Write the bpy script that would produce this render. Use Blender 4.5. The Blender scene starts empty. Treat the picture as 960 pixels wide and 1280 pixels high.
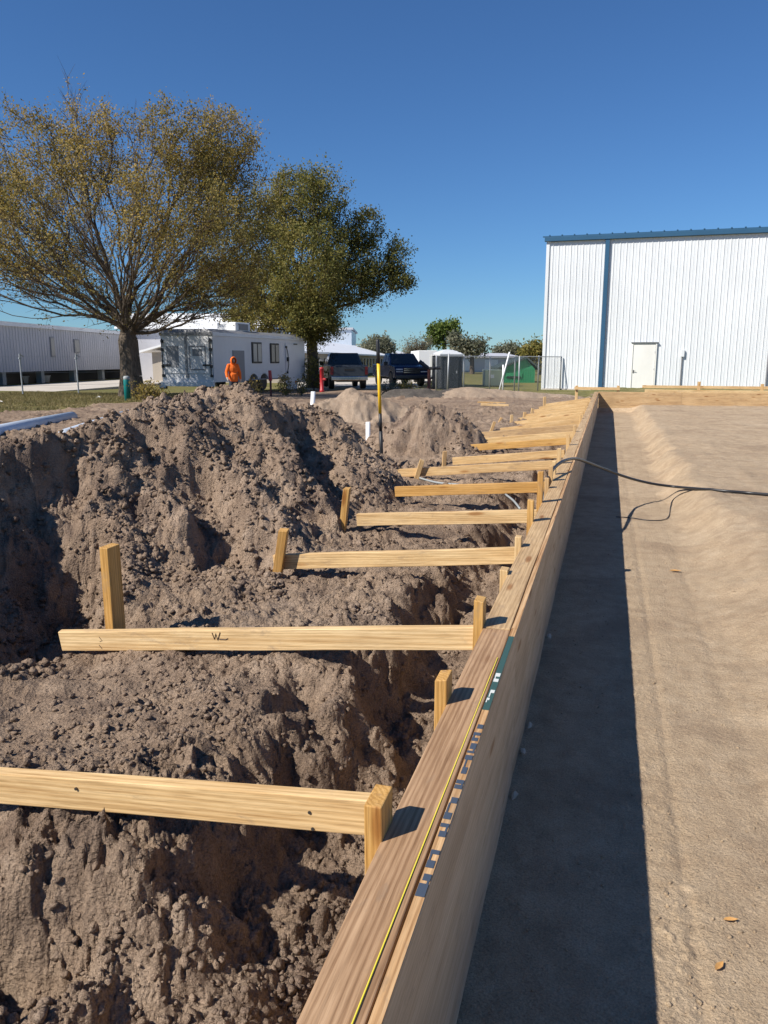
import bpy, bmesh, math, random
import numpy as np
from mathutils import Vector, Matrix, Quaternion
random.seed(7)
R = math.radians
scene = bpy.context.scene
col = scene.collection

# ------------------------------------------------------------------ survey: turning sighted directions into points
F_, CX, CY, HC = 962.0, 480.0, 640.0, 1.58
PSI, TH = R(16.04), R(11.17)
Hd = Vector((-math.sin(PSI), math.cos(PSI), 0)); Rt = Vector((math.cos(PSI), math.sin(PSI), 0)); Zu = Vector((0, 0, 1))
Fw = Hd*math.cos(TH) - Zu*math.sin(TH); Up = Hd*math.sin(TH) + Zu*math.cos(TH)
CAM = Vector((0, 0, HC))
def ray(x, y): return Fw + Rt*((x-CX)/F_) - Up*((y-CY)/F_)
def at_z(x, y, z): d = ray(x, y); return CAM + d*((z-HC)/d.z)
def at_y(x, y, Y): d = ray(x, y); return CAM + d*(Y/d.y)
def at_x(x, y, X): d = ray(x, y); return CAM + d*(X/d.x)
def at_d(x, y, dep): d = ray(x, y); return CAM + d*(dep/d.dot(Hd))

# ------------------------------------------------------------------ numpy noise
def _h(ix, iy, s):
    a = (ix.astype(np.int64)*374761393 + iy.astype(np.int64)*668265263 + s*974634777) & 0xFFFFFFFF
    a = ((a ^ (a >> 13))*1274126177) & 0xFFFFFFFF
    a = (a ^ (a >> 16)); a = (a*2246822519) & 0xFFFFFFFF
    return (a ^ (a >> 15)) & 0xFFFFFFFF
def h01(ix, iy, s): return _h(ix, iy, s)/4294967296.0
def gn(x, y, s=0):
    x0 = np.floor(x); y0 = np.floor(y); fx = x-x0; fy = y-y0
    u = fx*fx*fx*(fx*(fx*6-15)+10); v = fy*fy*fy*(fy*(fy*6-15)+10)
    def g(i, j):
        a = h01(x0+i, y0+j, s)*2*np.pi
        return np.cos(a)*(fx-i) + np.sin(a)*(fy-j)
    n0 = g(0, 0); n1 = g(1, 0); n2 = g(0, 1); n3 = g(1, 1)
    return 1.5*((n0*(1-u)+n1*u)*(1-v) + (n2*(1-u)+n3*u)*v)
def fbm(x, y, o=4, s=0, gain=.5, ridged=False):
    t = 0; a = 1.0; f = 1.0; tot = 0
    for i in range(o):
        n = gn(x*f+13.7*i, y*f-7.1*i, s+i*17)
        if ridged: n = 1-2*np.abs(n)
        t = t + a*n; tot += a; a *= gain; f *= 2.03
    return t/tot
def lumps(x, y, cell, s, prob, r0, r1):
    "height of rounded clods scattered over a plane"
    out = np.zeros_like(x); cx = np.floor(x/cell); cy = np.floor(y/cell)
    for i in (-1, 0, 1):
        for j in (-1, 0, 1):
            ix = cx+i; iy = cy+j
            px = (ix+h01(ix, iy, s))*cell; py = (iy+h01(ix, iy, s+1))*cell
            rr = cell*(r0+(r1-r0)*h01(ix, iy, s+2)**2)
            an = h01(ix, iy, s+4)*3.14; ca = np.cos(an); sa = np.sin(an)
            dx = (x-px); dy = (y-py)
            e = (dx*ca+dy*sa)**2 + ((-dx*sa+dy*ca)*1.35)**2
            q = np.sqrt(np.maximum(0, rr*rr-e))*.95
            out = np.maximum(out, np.where(h01(ix, iy, s+3) < prob, q, 0))
    return out
def chunks(x, y, cell, s):
    "blocky clods: a random height per cell of a cracked pattern, cracks open between them"
    cx = np.floor(x/cell); cy = np.floor(y/cell); f1 = np.full_like(x, 9.0); f2 = np.full_like(x, 9.0); hh = np.zeros_like(x)
    for i in (-1, 0, 1):
        for j in (-1, 0, 1):
            ix = cx+i; iy = cy+j; d = np.hypot(ix+h01(ix, iy, s)-x/cell, iy+h01(ix, iy, s+1)-y/cell); r_ = h01(ix, iy, s+2)
            n1 = d < f1; f2 = np.where(n1, f1, np.minimum(f2, d)); hh = np.where(n1, r_, hh); f1 = np.where(n1, d, f1)
    e = np.clip((f2-f1)/.28, 0, 1); return (hh-.25)*e*(2-e)
def sst(a, b, x):
    t = np.clip((x-a)/(b-a), 0, 1); return t*t*(3-2*t)
def smax(a, b, k):
    h = np.clip(.5+.5*(a-b)/k, 0, 1); return b*(1-h)+a*h+k*h*(1-h)

# ------------------------------------------------------------------ terrain
XL, XR = -.394, -.273            # left and right faces of the long form
ZT = .61                         # its top
def ridge(X, Y, pts, slope, rnd=.18):
    best = np.full_like(X, -9.0)
    for (x0, y0, z0), (x1, y1, z1) in zip(pts[:-1], pts[1:]):
        dx, dy = x1-x0, y1-y0; L = dx*dx+dy*dy+1e-9
        t = np.clip(((X-x0)*dx+(Y-y0)*dy)/L, 0, 1)
        d = np.sqrt((X-x0-t*dx)**2+(Y-y0-t*dy)**2 + rnd*rnd)-rnd
        best = np.maximum(best, z0+t*(z1-z0)-slope*d)
    return best
MAIN = [([(-4.7, 3.3, .78), (-4.15, 4.0, .90), (-3.95, 4.7, 1.02), (-3.6, 5.5, 1.18), (-3.3, 6.4, 1.34), (-3.35, 7.9, 1.08), (-3.3, 8.4, .75)], .70),
        ([(-3.55, 5.5, 1.18), (-2.75, 4.75, .82), (-2.25, 4.25, .42)], .85),
        ([(-3.25, 6.4, 1.32), (-2.55, 5.9, .88), (-1.95, 5.3, .40)], .80),
        ([(-3.95, 4.6, 1.06), (-3.1, 3.95, .66), (-2.6, 3.5, .40)], .95),
        ([(-3.35, 7.6, 1.0), (-2.7, 7.2, .60), (-2.3, 6.9, .38)], .80)]
SIDE = [([(-2.75, 1.75, .62), (-3.3, 2.3, .98), (-3.75, 2.95, 1.05)], 1.0)]
SAND = [([(-5.35, 14.2, .74), (-4.85, 14.7, 1.02), (-4.3, 15.0, .84)], .82)]
MID = [([(-2.85, 10.75, .70), (-2.55, 10.8, .95), (-2.25, 10.7, .74)], .92)]
REAR = [([(-6.2, 26.0, .5), (-4.6, 26.8, .66), (-3.0, 27.6, .5), (-1.2, 28.5, .36)], .35)]
DARK = [([(-6.9, 25.5, .6), (-6.0, 26.0, .62)], .5)]
GULLY = [(-2.95, 5.0, -2.15, 4.30, .40, .22), (-2.85, 7.0, -2.15, 6.0, .34, .22), (-3.3, 3.75, -2.6, 3.0, .36, .42), (-3.65, 4.35, -3.1, 3.8, .36, .27), (-3.0, 7.6, -2.6, 7.3, .15, .18), (-3.45, 5.15, -3.0, 4.55, .13, .14)]
def terrain(X, Y):
    X = np.asarray(X, float); Y = np.asarray(Y, float); Rr = np.hypot(X, Y)
    near = 1-sst(11, 26, Rr)
    wx = X + .13*fbm(X*1.7, Y*1.7, 3, 3); wy = Y + .13*fbm(X*1.7, Y*1.7, 3, 41)
    left = X < -.335
    # --- left working ground
    b = .30 + .05*fbm(X*.55, Y*.55, 3, 5)*(1-sst(30, 40, Rr)) - .28*sst(22, 38, Y)
    b = b + near*.06*fbm(X*2.4, Y*2.4, 3, 9)
    nb = 1-sst(2.7, 3.4, Y)
    b = b + nb*.055*np.exp(-((X+1.15)/.55)**2)
    fr = 1-sst(1.05, 1.52, Y+.16*gn(X*3, Y*2, 61)+.07*gn(X*9, Y*9, 62)+.22*(X+1.0))       # the lower shelf in front of the first brace
    b = b - fr*nb*.11
    hol = np.exp(-(((wx+1.20)/.19)**2+((wy-1.24)/.14)**2)**2); b = b - .27*hol
    pit = np.exp(-(((X+2.85)/.55)**2+((Y-3.15)/.45)**2)); b = b - .14*pit
    cut = np.exp(-(((wx+1.02)/.09)**2+((wy-2.45)/.22)**2)**2); b = b - .10*cut
    w = .40+.17*gn(wy*1.1, wy*0+.5, 71)+.09*gn(wy*3.1, X*0+4.5, 72)-.10*sst(6, 12, Y)
    tr = sst(XL-w-.20, XL-w+.06, wx+.05*gn(X*7, Y*7, 63))
    floor = .07+.05*fbm(X*3, Y*3, 3, 33)+.10*sst(6, 13, Y)
    floor = floor + .10*np.exp(-((Y-1.25)/.25)**2)*sst(XL-.1, XL-.4, X)
    bl = b*(1-tr)+floor*tr
    # --- piles
    px = X + (.26*gn(X*.9, Y*.9, 81)+.13*gn(X*2.3, Y*2.3, 82)+.06*gn(X*5, Y*5, 83))
    py = Y + (.26*gn(X*.9, Y*.9, 84)+.13*gn(X*2.3, Y*2.3, 85)+.06*gn(X*5, Y*5, 86))
    def grp(G):
        o = np.full_like(X, -9.0)
        for pts, s in G: o = smax(o, ridge(px, py, pts, s), .07)
        return o
    mainp = np.maximum(grp(MAIN), grp(SIDE)); mainp = mainp - .055 + .05*fbm(X*2.6, Y*2.6, 4, 91, .55, True)
    kinds = [mainp, grp(SAND), grp(MID), grp(REAR), grp(DARK)]
    top = bl; lab = np.zeros(X.shape, int); dif = [k-bl for k in kinds]
    for i, k in enumerate(kinds):
        top = smax(top, k, .06)
        lab = np.where((dif[i] > .05) & left, i+1, lab)
    # --- slumped gullies with steep shaded sides
    for x0, y0, x1, y1, dep, wd in GULLY:
        dx, dy = x1-x0, y1-y0; t = np.clip(((px-x0)*dx+(py-y0)*dy)/(dx*dx+dy*dy), 0, 1)
        d = np.hypot(px-x0-t*dx, py-y0-t*dy)/wd; top = top - dep*np.exp(-d**4)
    # --- clods and crumbs on the dug ground
    rough = np.clip(.62+1.2*fbm(X*1.3, Y*1.3, 3, 101), .16, 1.3)
    rough = np.where(lab == 1, np.maximum(rough*1.15, .9), rough)
    rough = np.where(lab >= 2, np.maximum(rough, .85), rough)
    sm = np.exp(-(((X+1.75)/.55)**2+((Y-2.3)/.45)**2)); rough = rough*(1-.55*sm)
    qx = X+.035*gn(X*9, Y*9, 111)+.014*gn(X*24, Y*24, 113); qy = Y+.035*gn(X*9, Y*9, 112)+.014*gn(X*24, Y*24, 114)
    bil = lambda f, s: np.abs(gn(qx*f, qy*f, s))
    det = .045*fbm(X*4.5, Y*4.5, 4, 121, .5, True) + .012*fbm(X*13, Y*13, 3, 131)
    cl = .052*bil(6.5, 141) + .042*bil(14, 142) + .026*bil(29, 143) + .014*bil(58, 144) + .008*bil(110, 145)
    cl = cl + .6*lumps(qx, qy, .15, 151, .16, .12, .34)+.7*lumps(qx, qy, .062, 161, .35, .15, .45)
    ck = np.clip(.25+1.5*gn(X*.9, Y*.9, 181), 0, 1)*np.minimum(rough, 1)
    ck = np.where(lab >= 1, np.maximum(ck, .65)*np.where(lab == 2, .7, 1), ck)
    cl = cl + ck*(np.where(lab >= 1, .022, .075)*chunks(qx+.5*(qx-X), qy+.5*(qy-Y), .19, 191) + .036*chunks(qx, qy, .085, 194) + .016*chunks(qx, qy, .04, 197))
    dl = (1-sst(20, 30, Rr))*(det*(.35+.65*rough) + rough*cl - .03*rough)
    zl = top + dl
    # --- trench floor and pad, right of the form
    soft = 1-sst(5, 9, Y)
    edge = .80+.10*fbm(Y*.8, Y*0+3, 3, 201)+.05*gn(Y*2.3, X*3, 203)
    pad = .235*sst(edge-.12-.1*soft, edge+.26+.42*soft, X + .04*gn(X*2, Y*2, 205))
    pad = pad + .006*np.exp(-((X-edge-.1)/.18)**2)*(1-soft)
    pad = pad + .035*fbm(X*.9, Y*.9, 3, 207)*sst(.6, 1.4, X)
    fl = .004*fbm(X*2, Y*1.1, 3, 211) + .0045*fbm(X*10, Y*8, 4, 213) + .0022*gn(X*14, Y*3.0, 215)*sst(.1, .5, X)
    rut = -.006*np.exp(-((X-.31-.012*gn(Y*1.5, Y*0, 219))/.02)**2) - .004*np.exp(-((X-.62)/.03)**2)
    peb = .4*lumps(qx, qy, .05, 221, .05, .08, .20) + .5*lumps(X, Y, .022, 231, .15, .12, .35)
    band = np.exp(-((X-.24-.05*gn(Y*1.3, Y*0+5, 261))/.13)**2)+.8*np.exp(-((X-.95)/.22)**2)
    peb = peb + band*(.55*lumps(qx, qy, .07, 263, .28, .10, .30)+.6*lumps(qx, qy, .03, 267, .45, .15, .42)+.006*np.abs(gn(qx*22, qy*22, 269)))
    ben = pad + fl + rut + peb*(1-sst(12, 20, Rr))
    ben = ben + .010*fbm(X*5, Y*5, 4, 241, .5)*np.exp(-((X-.85)/.35)**2)*(.3+.7*soft) + .012*np.abs(gn(X*4, Y*2.2, 243))*sst(.8, 1.2, X)
    # beyond the far form the ground is back at the site level
    site = .22 - .20*sst(26, 37, Y) + .02*gn(X*.7, Y*.7, 251)
    ben = np.where(Y > 25.13, site, ben)
    zr = ben
    z = np.where(left, zl, zr)
    out = (Y < -3) | (Rr > 34)
    z = np.where(out, np.where(left | (Y > 25.13), bl*1.0, z), z)
    z = np.where((Rr > 60), .02, z)
    return z, np.where(out, 0, lab)
def gz(x, y): return float(terrain(np.array([x]), np.array([y]))[0][0])

# ------------------------------------------------------------------ materials
def mat(name, base=(.5, .5, .5), rough=.6, metal=0.0, spec=.5):
    m = bpy.data.materials.new(name); m.use_nodes = True
    b = m.node_tree.nodes['Principled BSDF']
    b.inputs['Base Color'].default_value = (*base, 1); b.inputs['Roughness'].default_value = rough
    b.inputs['Metallic'].default_value = metal; b.inputs['Specular IOR Level'].default_value = spec
    return m
class NT:
    def __init__(s, m): s.t = m.node_tree; s.b = s.t.nodes['Principled BSDF']
    def n(s, typ, **kw):
        nd = s.t.nodes.new(typ)
        for k, v in kw.items():
            if k in nd.inputs: nd.inputs[k].default_value = v
            else: setattr(nd, k, v)
        return nd
    def l(s, a, b): s.t.links.new(a, b)
    def ramp(s, fac, stops):
        r = s.n('ShaderNodeValToRGB'); e = r.color_ramp.elements
        while len(e) > 1: e.remove(e[-1])
        e[0].position = stops[0][0]; e[0].color = (*stops[0][1], 1)
        for p, c in stops[1:]:
            q = e.new(p); q.color = (*c, 1)
        s.l(fac, r.inputs['Fac']); return r.outputs['Color']
    def mix(s, fac, a, b, mode='MIX'):
        m = s.n('ShaderNodeMix', data_type='RGBA', blend_type=mode)
        for sock, v in ((m.inputs[0], fac), (m.inputs[6], a), (m.inputs[7], b)):
            if isinstance(v, (int, float)): sock.default_value = v
            elif isinstance(v, tuple): sock.default_value = (*v, 1)
            else: s.l(v, sock)
        return m.outputs[2]
    def coord(s, scale=(1, 1, 1), loc=(0, 0, 0), kind='Object', rnd=False):
        tc = s.n('ShaderNodeTexCoord'); mp = s.n('ShaderNodeMapping'); mp.inputs['Scale'].default_value = scale
        mp.inputs['Location'].default_value = loc
        s.l(tc.outputs[kind], mp.inputs['Vector'])
        if rnd:
            oi = s.n('ShaderNodeObjectInfo'); mu = s.n('ShaderNodeMath', operation='MULTIPLY'); mu.inputs[1].default_value = 37.0
            s.l(oi.outputs['Random'], mu.inputs[0]); s.l(mu.outputs[0], mp.inputs['Location'])
        return mp.outputs['Vector']
    def noise(s, vec, scale, detail=4, rough=.55, dist=0.0):
        n = s.n('ShaderNodeTexNoise'); n.inputs['Scale'].default_value = scale; n.inputs['Detail'].default_value = detail
        n.inputs['Roughness'].default_value = rough; n.inputs['Distortion'].default_value = dist
        s.l(vec, n.inputs['Vector']); return n.outputs['Fac']
    def bump(s, fac, dist, strength=1.0, prev=None):
        b = s.n('ShaderNodeBump'); b.inputs['Strength'].default_value = strength; b.inputs['Distance'].default_value = dist
        s.l(fac, b.inputs['Height'])
        if prev is not None: s.l(prev, b.inputs['Normal'])
        return b.outputs['Normal']
    def base(s, c): s.l(c, s.b.inputs['Base Color'])
    def norm(s, n): s.l(n, s.b.inputs['Normal'])

def dirt(name, dark, mid, lite, fine=.0025, swell=11, damp=None, crack=.9):
    m = mat(name, mid, .95, 0, .15); t = NT(m); v = t.coord()
    a = t.noise(v, .8, 5, .6); b = t.noise(v, 9, 5, .65); c = t.noise(v, 160, 3, .7)
    base = t.ramp(a, [(.30, dark), (.52, mid), (.72, lite)])
    base = t.mix(.55, base, t.ramp(b, [(.3, dark), (.5, mid), (.7, lite)]))
    if damp:
        base = t.mix(t.ramp(t.noise(v, 1.7, 5, .62, .4), [(.52, (0, 0, 0)), (.66, (.85, .85, .85))]), base, damp)
    grain = t.ramp(c, [(.25, (.60, .58, .56)), (.5, (.98, .98, .98)), (.78, (1.36, 1.33, 1.28))])
    base = t.mix(1.0, base, grain, 'MULTIPLY')
    vo = t.n('ShaderNodeTexVoronoi', feature='SMOOTH_F1'); vo.inputs['Scale'].default_value = 85; vo.inputs['Smoothness'].default_value = .35
    wv = t.mix(.03, v, t.n('ShaderNodeTexNoise', Scale=40.0).outputs['Color'], 'ADD'); t.l(wv, vo.inputs['Vector'])
    inv = t.n('ShaderNodeMath', operation='SUBTRACT'); inv.inputs[0].default_value = 1; t.l(vo.outputs['Distance'], inv.inputs[1])
    t.base(base)
    n0 = t.bump(t.noise(v, 13, 4, .65), fine*swell, .9)
    n1 = t.bump(t.noise(v, 48, 5, .75), fine*7, 1.0, n0)
    n2 = t.bump(inv.outputs[0], fine*3.0, crack, n1)
    n3 = t.bump(c, fine*1.6, .9, n2); t.norm(n3)
    return m
M = {}
M['dirt'] = dirt('dug_dirt', (.20, .138, .096), (.335, .242, .171), (.44, .335, .248), .0028, 11, (.165, .115, .085))
M['dirt_pile'] = dirt('piled_dirt', (.21, .146, .104), (.355, .257, .184), (.455, .35, .265), .0028, 11, (.18, .128, .10))
M['floor'] = dirt('trench_sand', (.32, .228, .148), (.445, .335, .222), (.53, .415, .29), .0020, 2.5, (.33, .24, .16), .22)
M['sand'] = dirt('pale_sand', (.30, .22, .155), (.38, .285, .205), (.46, .36, .27), .002)
M['darkdirt'] = dirt('dark_soil', (.07, .06, .055), (.12, .105, .09), (.2, .17, .14), .003)

def grass_mat():
    m = mat('dry_lawn', (.16, .14, .06), .9, 0, .1); t = NT(m); v = t.coord()
    a = t.noise(v, .35, 5, .65); b = t.noise(v, 6, 4, .7)
    c = t.ramp(a, [(.3, (.20, .165, .07)), (.5, (.135, .135, .05)), (.7, (.26, .21, .115))])
    d = t.ramp(b, [(.3, (.6, .6, .55)), (.7, (1.35, 1.3, 1.2))])
    t.base(t.mix(1.0, c, d, 'MULTIPLY')); t.norm(t.bump(b, .03)); return m
M['lawn'] = grass_mat()
def conc_mat():
    m = mat('pale_concrete', (.5, .46, .4), .85, 0, .2); t = NT(m); v = t.coord()
    a = t.noise(v, .5, 6, .65); t.base(t.ramp(a, [(.3, (.44, .39, .33)), (.6, (.55, .50, .43))])); return m
M['road'] = conc_mat()

def wood(name, a, b, c, grain=1.0, blotch=.25, rough=.62):
    "sawn softwood, grain along local X"
    m = mat(name, b, rough, 0, .3); t = NT(m)
    v = t.coord((1.1, 16, 16), rnd=True)
    n0 = t.noise(v, 1.4, 3, .5, .6)
    wv = t.n('ShaderNodeTexWave', wave_type='BANDS', bands_direction='DIAGONAL'); t.l(t.coord((.8, 36, 36), rnd=True), wv.inputs['Vector'])
    wv.inputs['Scale'].default_value = 1.1; wv.inputs['Distortion'].default_value = 9; wv.inputs['Detail'].default_value = 4
    wv.inputs['Detail Scale'].default_value = .6; wv.inputs['Detail Roughness'].default_value = .6
    fib = t.noise(t.coord((9, 260, 260), rnd=True), 1.0, 4, .65)
    c0 = t.ramp(n0, [(.3, a), (.5, b), (.7, c)])
    c1 = t.mix(.40*grain, c0, t.ramp(wv.outputs['Fac'], [(.0, tuple(x*.72 for x in a)), (.22, a), (.5, b), (1, c)]))
    c2 = t.mix(.9*min(1, grain), c1, t.ramp(fib, [(.3, (.66, .61, .55)), (.52, (1, 1, 1)), (.8, (1.12, 1.12, 1.1))]), 'MULTIPLY')
    # knots
    vo = t.n('ShaderNodeTexVoronoi'); t.l(t.coord((2.1, 9, 9), rnd=True), vo.inputs['Vector']); vo.inputs['Scale'].default_value = 1.0
    kn = t.ramp(vo.outputs['Distance'], [(.0, (.30, .15, .06)), (.10, (.55, .36, .2)), (.17, (1, 1, 1))])
    c3 = t.mix(.8, c2, kn, 'MULTIPLY')
    bl = t.noise(t.coord((1.2, 3, 3), rnd=True), 2.0, 4, .6)
    c4 = t.mix(blotch, c3, t.ramp(bl, [(.35, (.62, .56, .50)), (.6, (1.08, 1.08, 1.05))]), 'MULTIPLY')
    mud = t.noise(t.coord((2.5, 7, 7), rnd=True), 2.2, 5, .7, .5)
    c4 = t.mix(t.ramp(mud, [(.57, (0, 0, 0)), (.72, (.6, .6, .6))]), c4, (.27, .20, .145))
    oi = t.n('ShaderNodeObjectInfo')
    tint = t.ramp(oi.outputs['Random'], [(0, (.84, .76, .68)), (.35, (1, .95, .86)), (.7, (1.04, 1.02, .98)), (1, (.92, .83, .70))])
    t.base(t.mix(1.0, c4, tint, 'MULTIPLY')); t.norm(t.bump(fib, .0012, .7)); return m
M['pine'] = wood('fresh_pine', (.52, .33, .15), (.68, .485, .255), (.76, .58, .34))
M['stake'] = wood('amber_stake_wood', (.46, .25, .07), (.58, .34, .11), (.66, .42, .17))
M['cap'] = wood('weathered_cap_board', (.29, .175, .10), (.42, .275, .170), (.52, .36, .235), 1.15, .5)
M['cap_far'] = wood('sunbleached_cap_board', (.40, .27, .15), (.53, .38, .22), (.60, .45, .28), 1.0, .4)
M['ply'] = wood('plywood_face', (.46, .345, .235), (.56, .44, .315), (.63, .51, .38), .6, .35)
M['plyedge'] = wood('plywood_edge', (.40, .22, .10), (.56, .36, .19), (.66, .46, .27), 1.2, .4)
M['ink'] = mat('blue_black_ink', (.05, .068, .10), .7)
M['green_paint'] = mat('dark_green_paint', (.035, .085, .075), .6)
M['white_ink'] = mat('white_ink', (.6, .62, .58), .7)
M['pencil'] = mat('carpenter_pencil', (.07, .04, .025), .7)
M['string'] = mat('yellow_string', (.85, .72, .06), .6)
M['nail'] = mat('steel_nail', (.12, .11, .10), .5, .8)
def panel_mat(name, c, rough=.45):
    m = mat(name, c, rough, 0, .4); t = NT(m); v = t.coord((.6, .6, .25))
    a = t.noise(v, 1.2, 6, .65)
    t.base(t.mix(.5, c, t.ramp(a, [(.3, tuple(x*.80 for x in c)), (.65, tuple(min(1, x*1.06) for x in c))]))); return m
M['white_metal'] = panel_mat('white_painted_steel', (.74, .765, .78))
M['white_door'] = panel_mat('cream_white_door', (.80, .79, .74), .5)
M['blue_trim'] = panel_mat('dark_blue_trim', (.035, .105, .19), .4)
M['grey_steel'] = panel_mat('pale_grey_cladding', (.50, .50, .53), .55)
M['white_roof'] = panel_mat('white_roofing', (.78, .79, .80), .5)
M['beige'] = panel_mat('beige_wall', (.42, .37, .31), .8)
M['trailer'] = panel_mat('trailer_white', (.64, .645, .66), .4)
M['trailer_grey'] = panel_mat('trailer_grey_trim', (.22, .225, .24), .5)
M['green_shed'] = panel_mat('green_shed_paint', (.02, .20, .085), .55)
M['shed_roof'] = mat('dark_shed_roof', (.03, .045, .04), .7)
M['toilet'] = panel_mat('charcoal_plastic', (.04, .045, .052), .5)
M['toilet_roof'] = panel_mat('translucent_white_plastic', (.62, .64, .66), .45)
M['trans'] = panel_mat('pale_olive_enamel', (.48, .52, .36), .6)
M['black'] = mat('black_rubber', (.012, .012, .013), .55)
M['hose'] = mat('black_hose', (.022, .022, .024), .4)
M['glass'] = mat('dark_glass', (.012, .016, .022), .08, 0, .6)
M['curtain'] = mat('curtained_glass', (.30, .30, .28), .25)
M['pvc'] = mat('white_pvc', (.80, .80, .80), .35)
M['pvcgrey'] = panel_mat('pale_blue_grey_pvc', (.50, .56, .64), .35)
M['yellow'] = mat('yellow_fibreglass', (.80, .47, .015), .4)
M['yellow2'] = mat('yellow_plastic', (.62, .50, .05), .5)
M['bar_black'] = mat('black_grip', (.02, .02, .022), .5)
M['steel'] = mat('dull_steel', (.18, .18, .18), .5, .7)
M['galv'] = mat('galvanised_steel', (.42, .43, .44), .5, .5)
M['red'] = mat('red_enamel', (.40, .02, .025), .45)
M['rust'] = mat('rusty_red_steel', (.16, .055, .04), .8)
M['teal'] = mat('teal_plastic', (.0, .16, .15), .45)
M['greycap'] = mat('grey_plastic', (.30, .32, .32), .6)
M['truck_grey'] = mat('grey_car_paint', (.045, .053, .065), .3, .4)
M['truck_blue'] = mat('navy_car_paint', (.012, .025, .075), .25, .3)
M['chrome'] = mat('chrome', (.6, .6, .62), .15, 1)
M['lamp_red'] = mat('red_lens', (.10, .006, .006), .3)
M['lamp_amber'] = mat('amber_lens', (.7, .2, .02), .3)
M['lamp_clear'] = mat('clear_lens', (.55, .57, .6), .15)
M['orange'] = panel_mat('orange_hoodie_cloth', (.75, .14, .012), .85)
M['jeans'] = mat('dark_work_trousers', (.035, .04, .055), .9)
M['skin'] = mat('skin', (.36, .20, .13), .6)
M['glove'] = mat('pale_work_glove', (.5, .42, .33), .8)
M['leaf_dead'] = mat('fallen_leaf', (.52, .28, .09), .6)
M['sunpatch'] = panel_mat('sunlit_dirt_tan', (.50, .43, .34), .9)  # tan that paints sunlight on dirt, for the added lumps by the form
def bark_mat():
    m = mat('grey_brown_bark', (.12, .09, .065), .95, 0, .1); t = NT(m); v = t.coord((6, 6, 1.5))
    a = t.noise(v, 3, 5, .7); t.base(t.ramp(a, [(.3, (.07, .055, .04)), (.7, (.19, .152, .118))])); t.norm(t.bump(a, .05)); return m
M['bark'] = bark_mat()
def leaf_mat(name, cols):
    m = mat(name, cols[1], .65, 0, .25); t = NT(m)
    at = t.n('ShaderNodeAttribute'); at.attribute_name = 'tone'
    k = len(cols)-1
    t.base(t.ramp(at.outputs['Fac'], [(i/k, c) for i, c in enumerate(cols)]))
    tr = t.n('ShaderNodeBsdfTranslucent'); mx = t.n('ShaderNodeMixShader'); mx.inputs[0].default_value = .38
    r2 = t.ramp(at.outputs['Fac'], [(i/k, tuple(x*1.1 for x in c)) for i, c in enumerate(cols)])
    t.l(r2, tr.inputs['Color']); out = t.t.nodes['Material Output']
    t.l(t.b.outputs[0], mx.inputs[1]); t.l(tr.outputs[0], mx.inputs[2]); t.l(mx.outputs[0], out.inputs['Surface']); return m
M['leaf_olive'] = leaf_mat('bronze_olive_leaf', [(.11, .105, .036), (.20, .17, .05), (.31, .235, .062), (.40, .275, .066), (.42, .32, .16)])
M['leaf_green'] = leaf_mat('dull_green_leaf', [(.065, .075, .022), (.125, .13, .034), (.195, .18, .046), (.27, .225, .055), (.33, .26, .10)])
M['leaf_bright'] = leaf_mat('fresh_green_leaf', [(.07, .115, .024), (.13, .18, .036), (.22, .25, .06)])
M['leaf_grey'] = leaf_mat('grey_green_leaf', [(.12, .13, .085), (.19, .195, .125), (.27, .25, .17)])
M['blade'] = leaf_mat('grass_blade', [(.13, .12, .04), (.21, .17, .07), (.30, .24, .12)])
def link_mat():
    m = mat('chain_link', (.40, .41, .42), .5, .4); t = NT(m)
    tc = t.n('ShaderNodeTexCoord'); sp = t.n('ShaderNodeSeparateXYZ'); t.l(tc.outputs['Object'], sp.inputs[0])
    def line(sign):
        a = t.n('ShaderNodeMath', operation='MULTIPLY'); a.inputs[1].default_value = sign; t.l(sp.outputs['Z'], a.inputs[0])
        b = t.n('ShaderNodeMath', operation='ADD'); t.l(sp.outputs['X'], b.inputs[0]); t.l(a.outputs[0], b.inputs[1])
        c = t.n('ShaderNodeMath', operation='PINGPONG'); c.inputs[1].default_value = .035; t.l(b.outputs[0], c.inputs[0])
        d = t.n('ShaderNodeMath', operation='LESS_THAN'); d.inputs[1].default_value = .0028; t.l(c.outputs[0], d.inputs[0]); return d.outputs[0]
    mx = t.n('ShaderNodeMath', operation='MAXIMUM'); t.l(line(1), mx.inputs[0]); t.l(line(-1), mx.inputs[1])
    t.l(mx.outputs[0], t.b.inputs['Alpha']); return m
M['link'] = link_mat()

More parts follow.
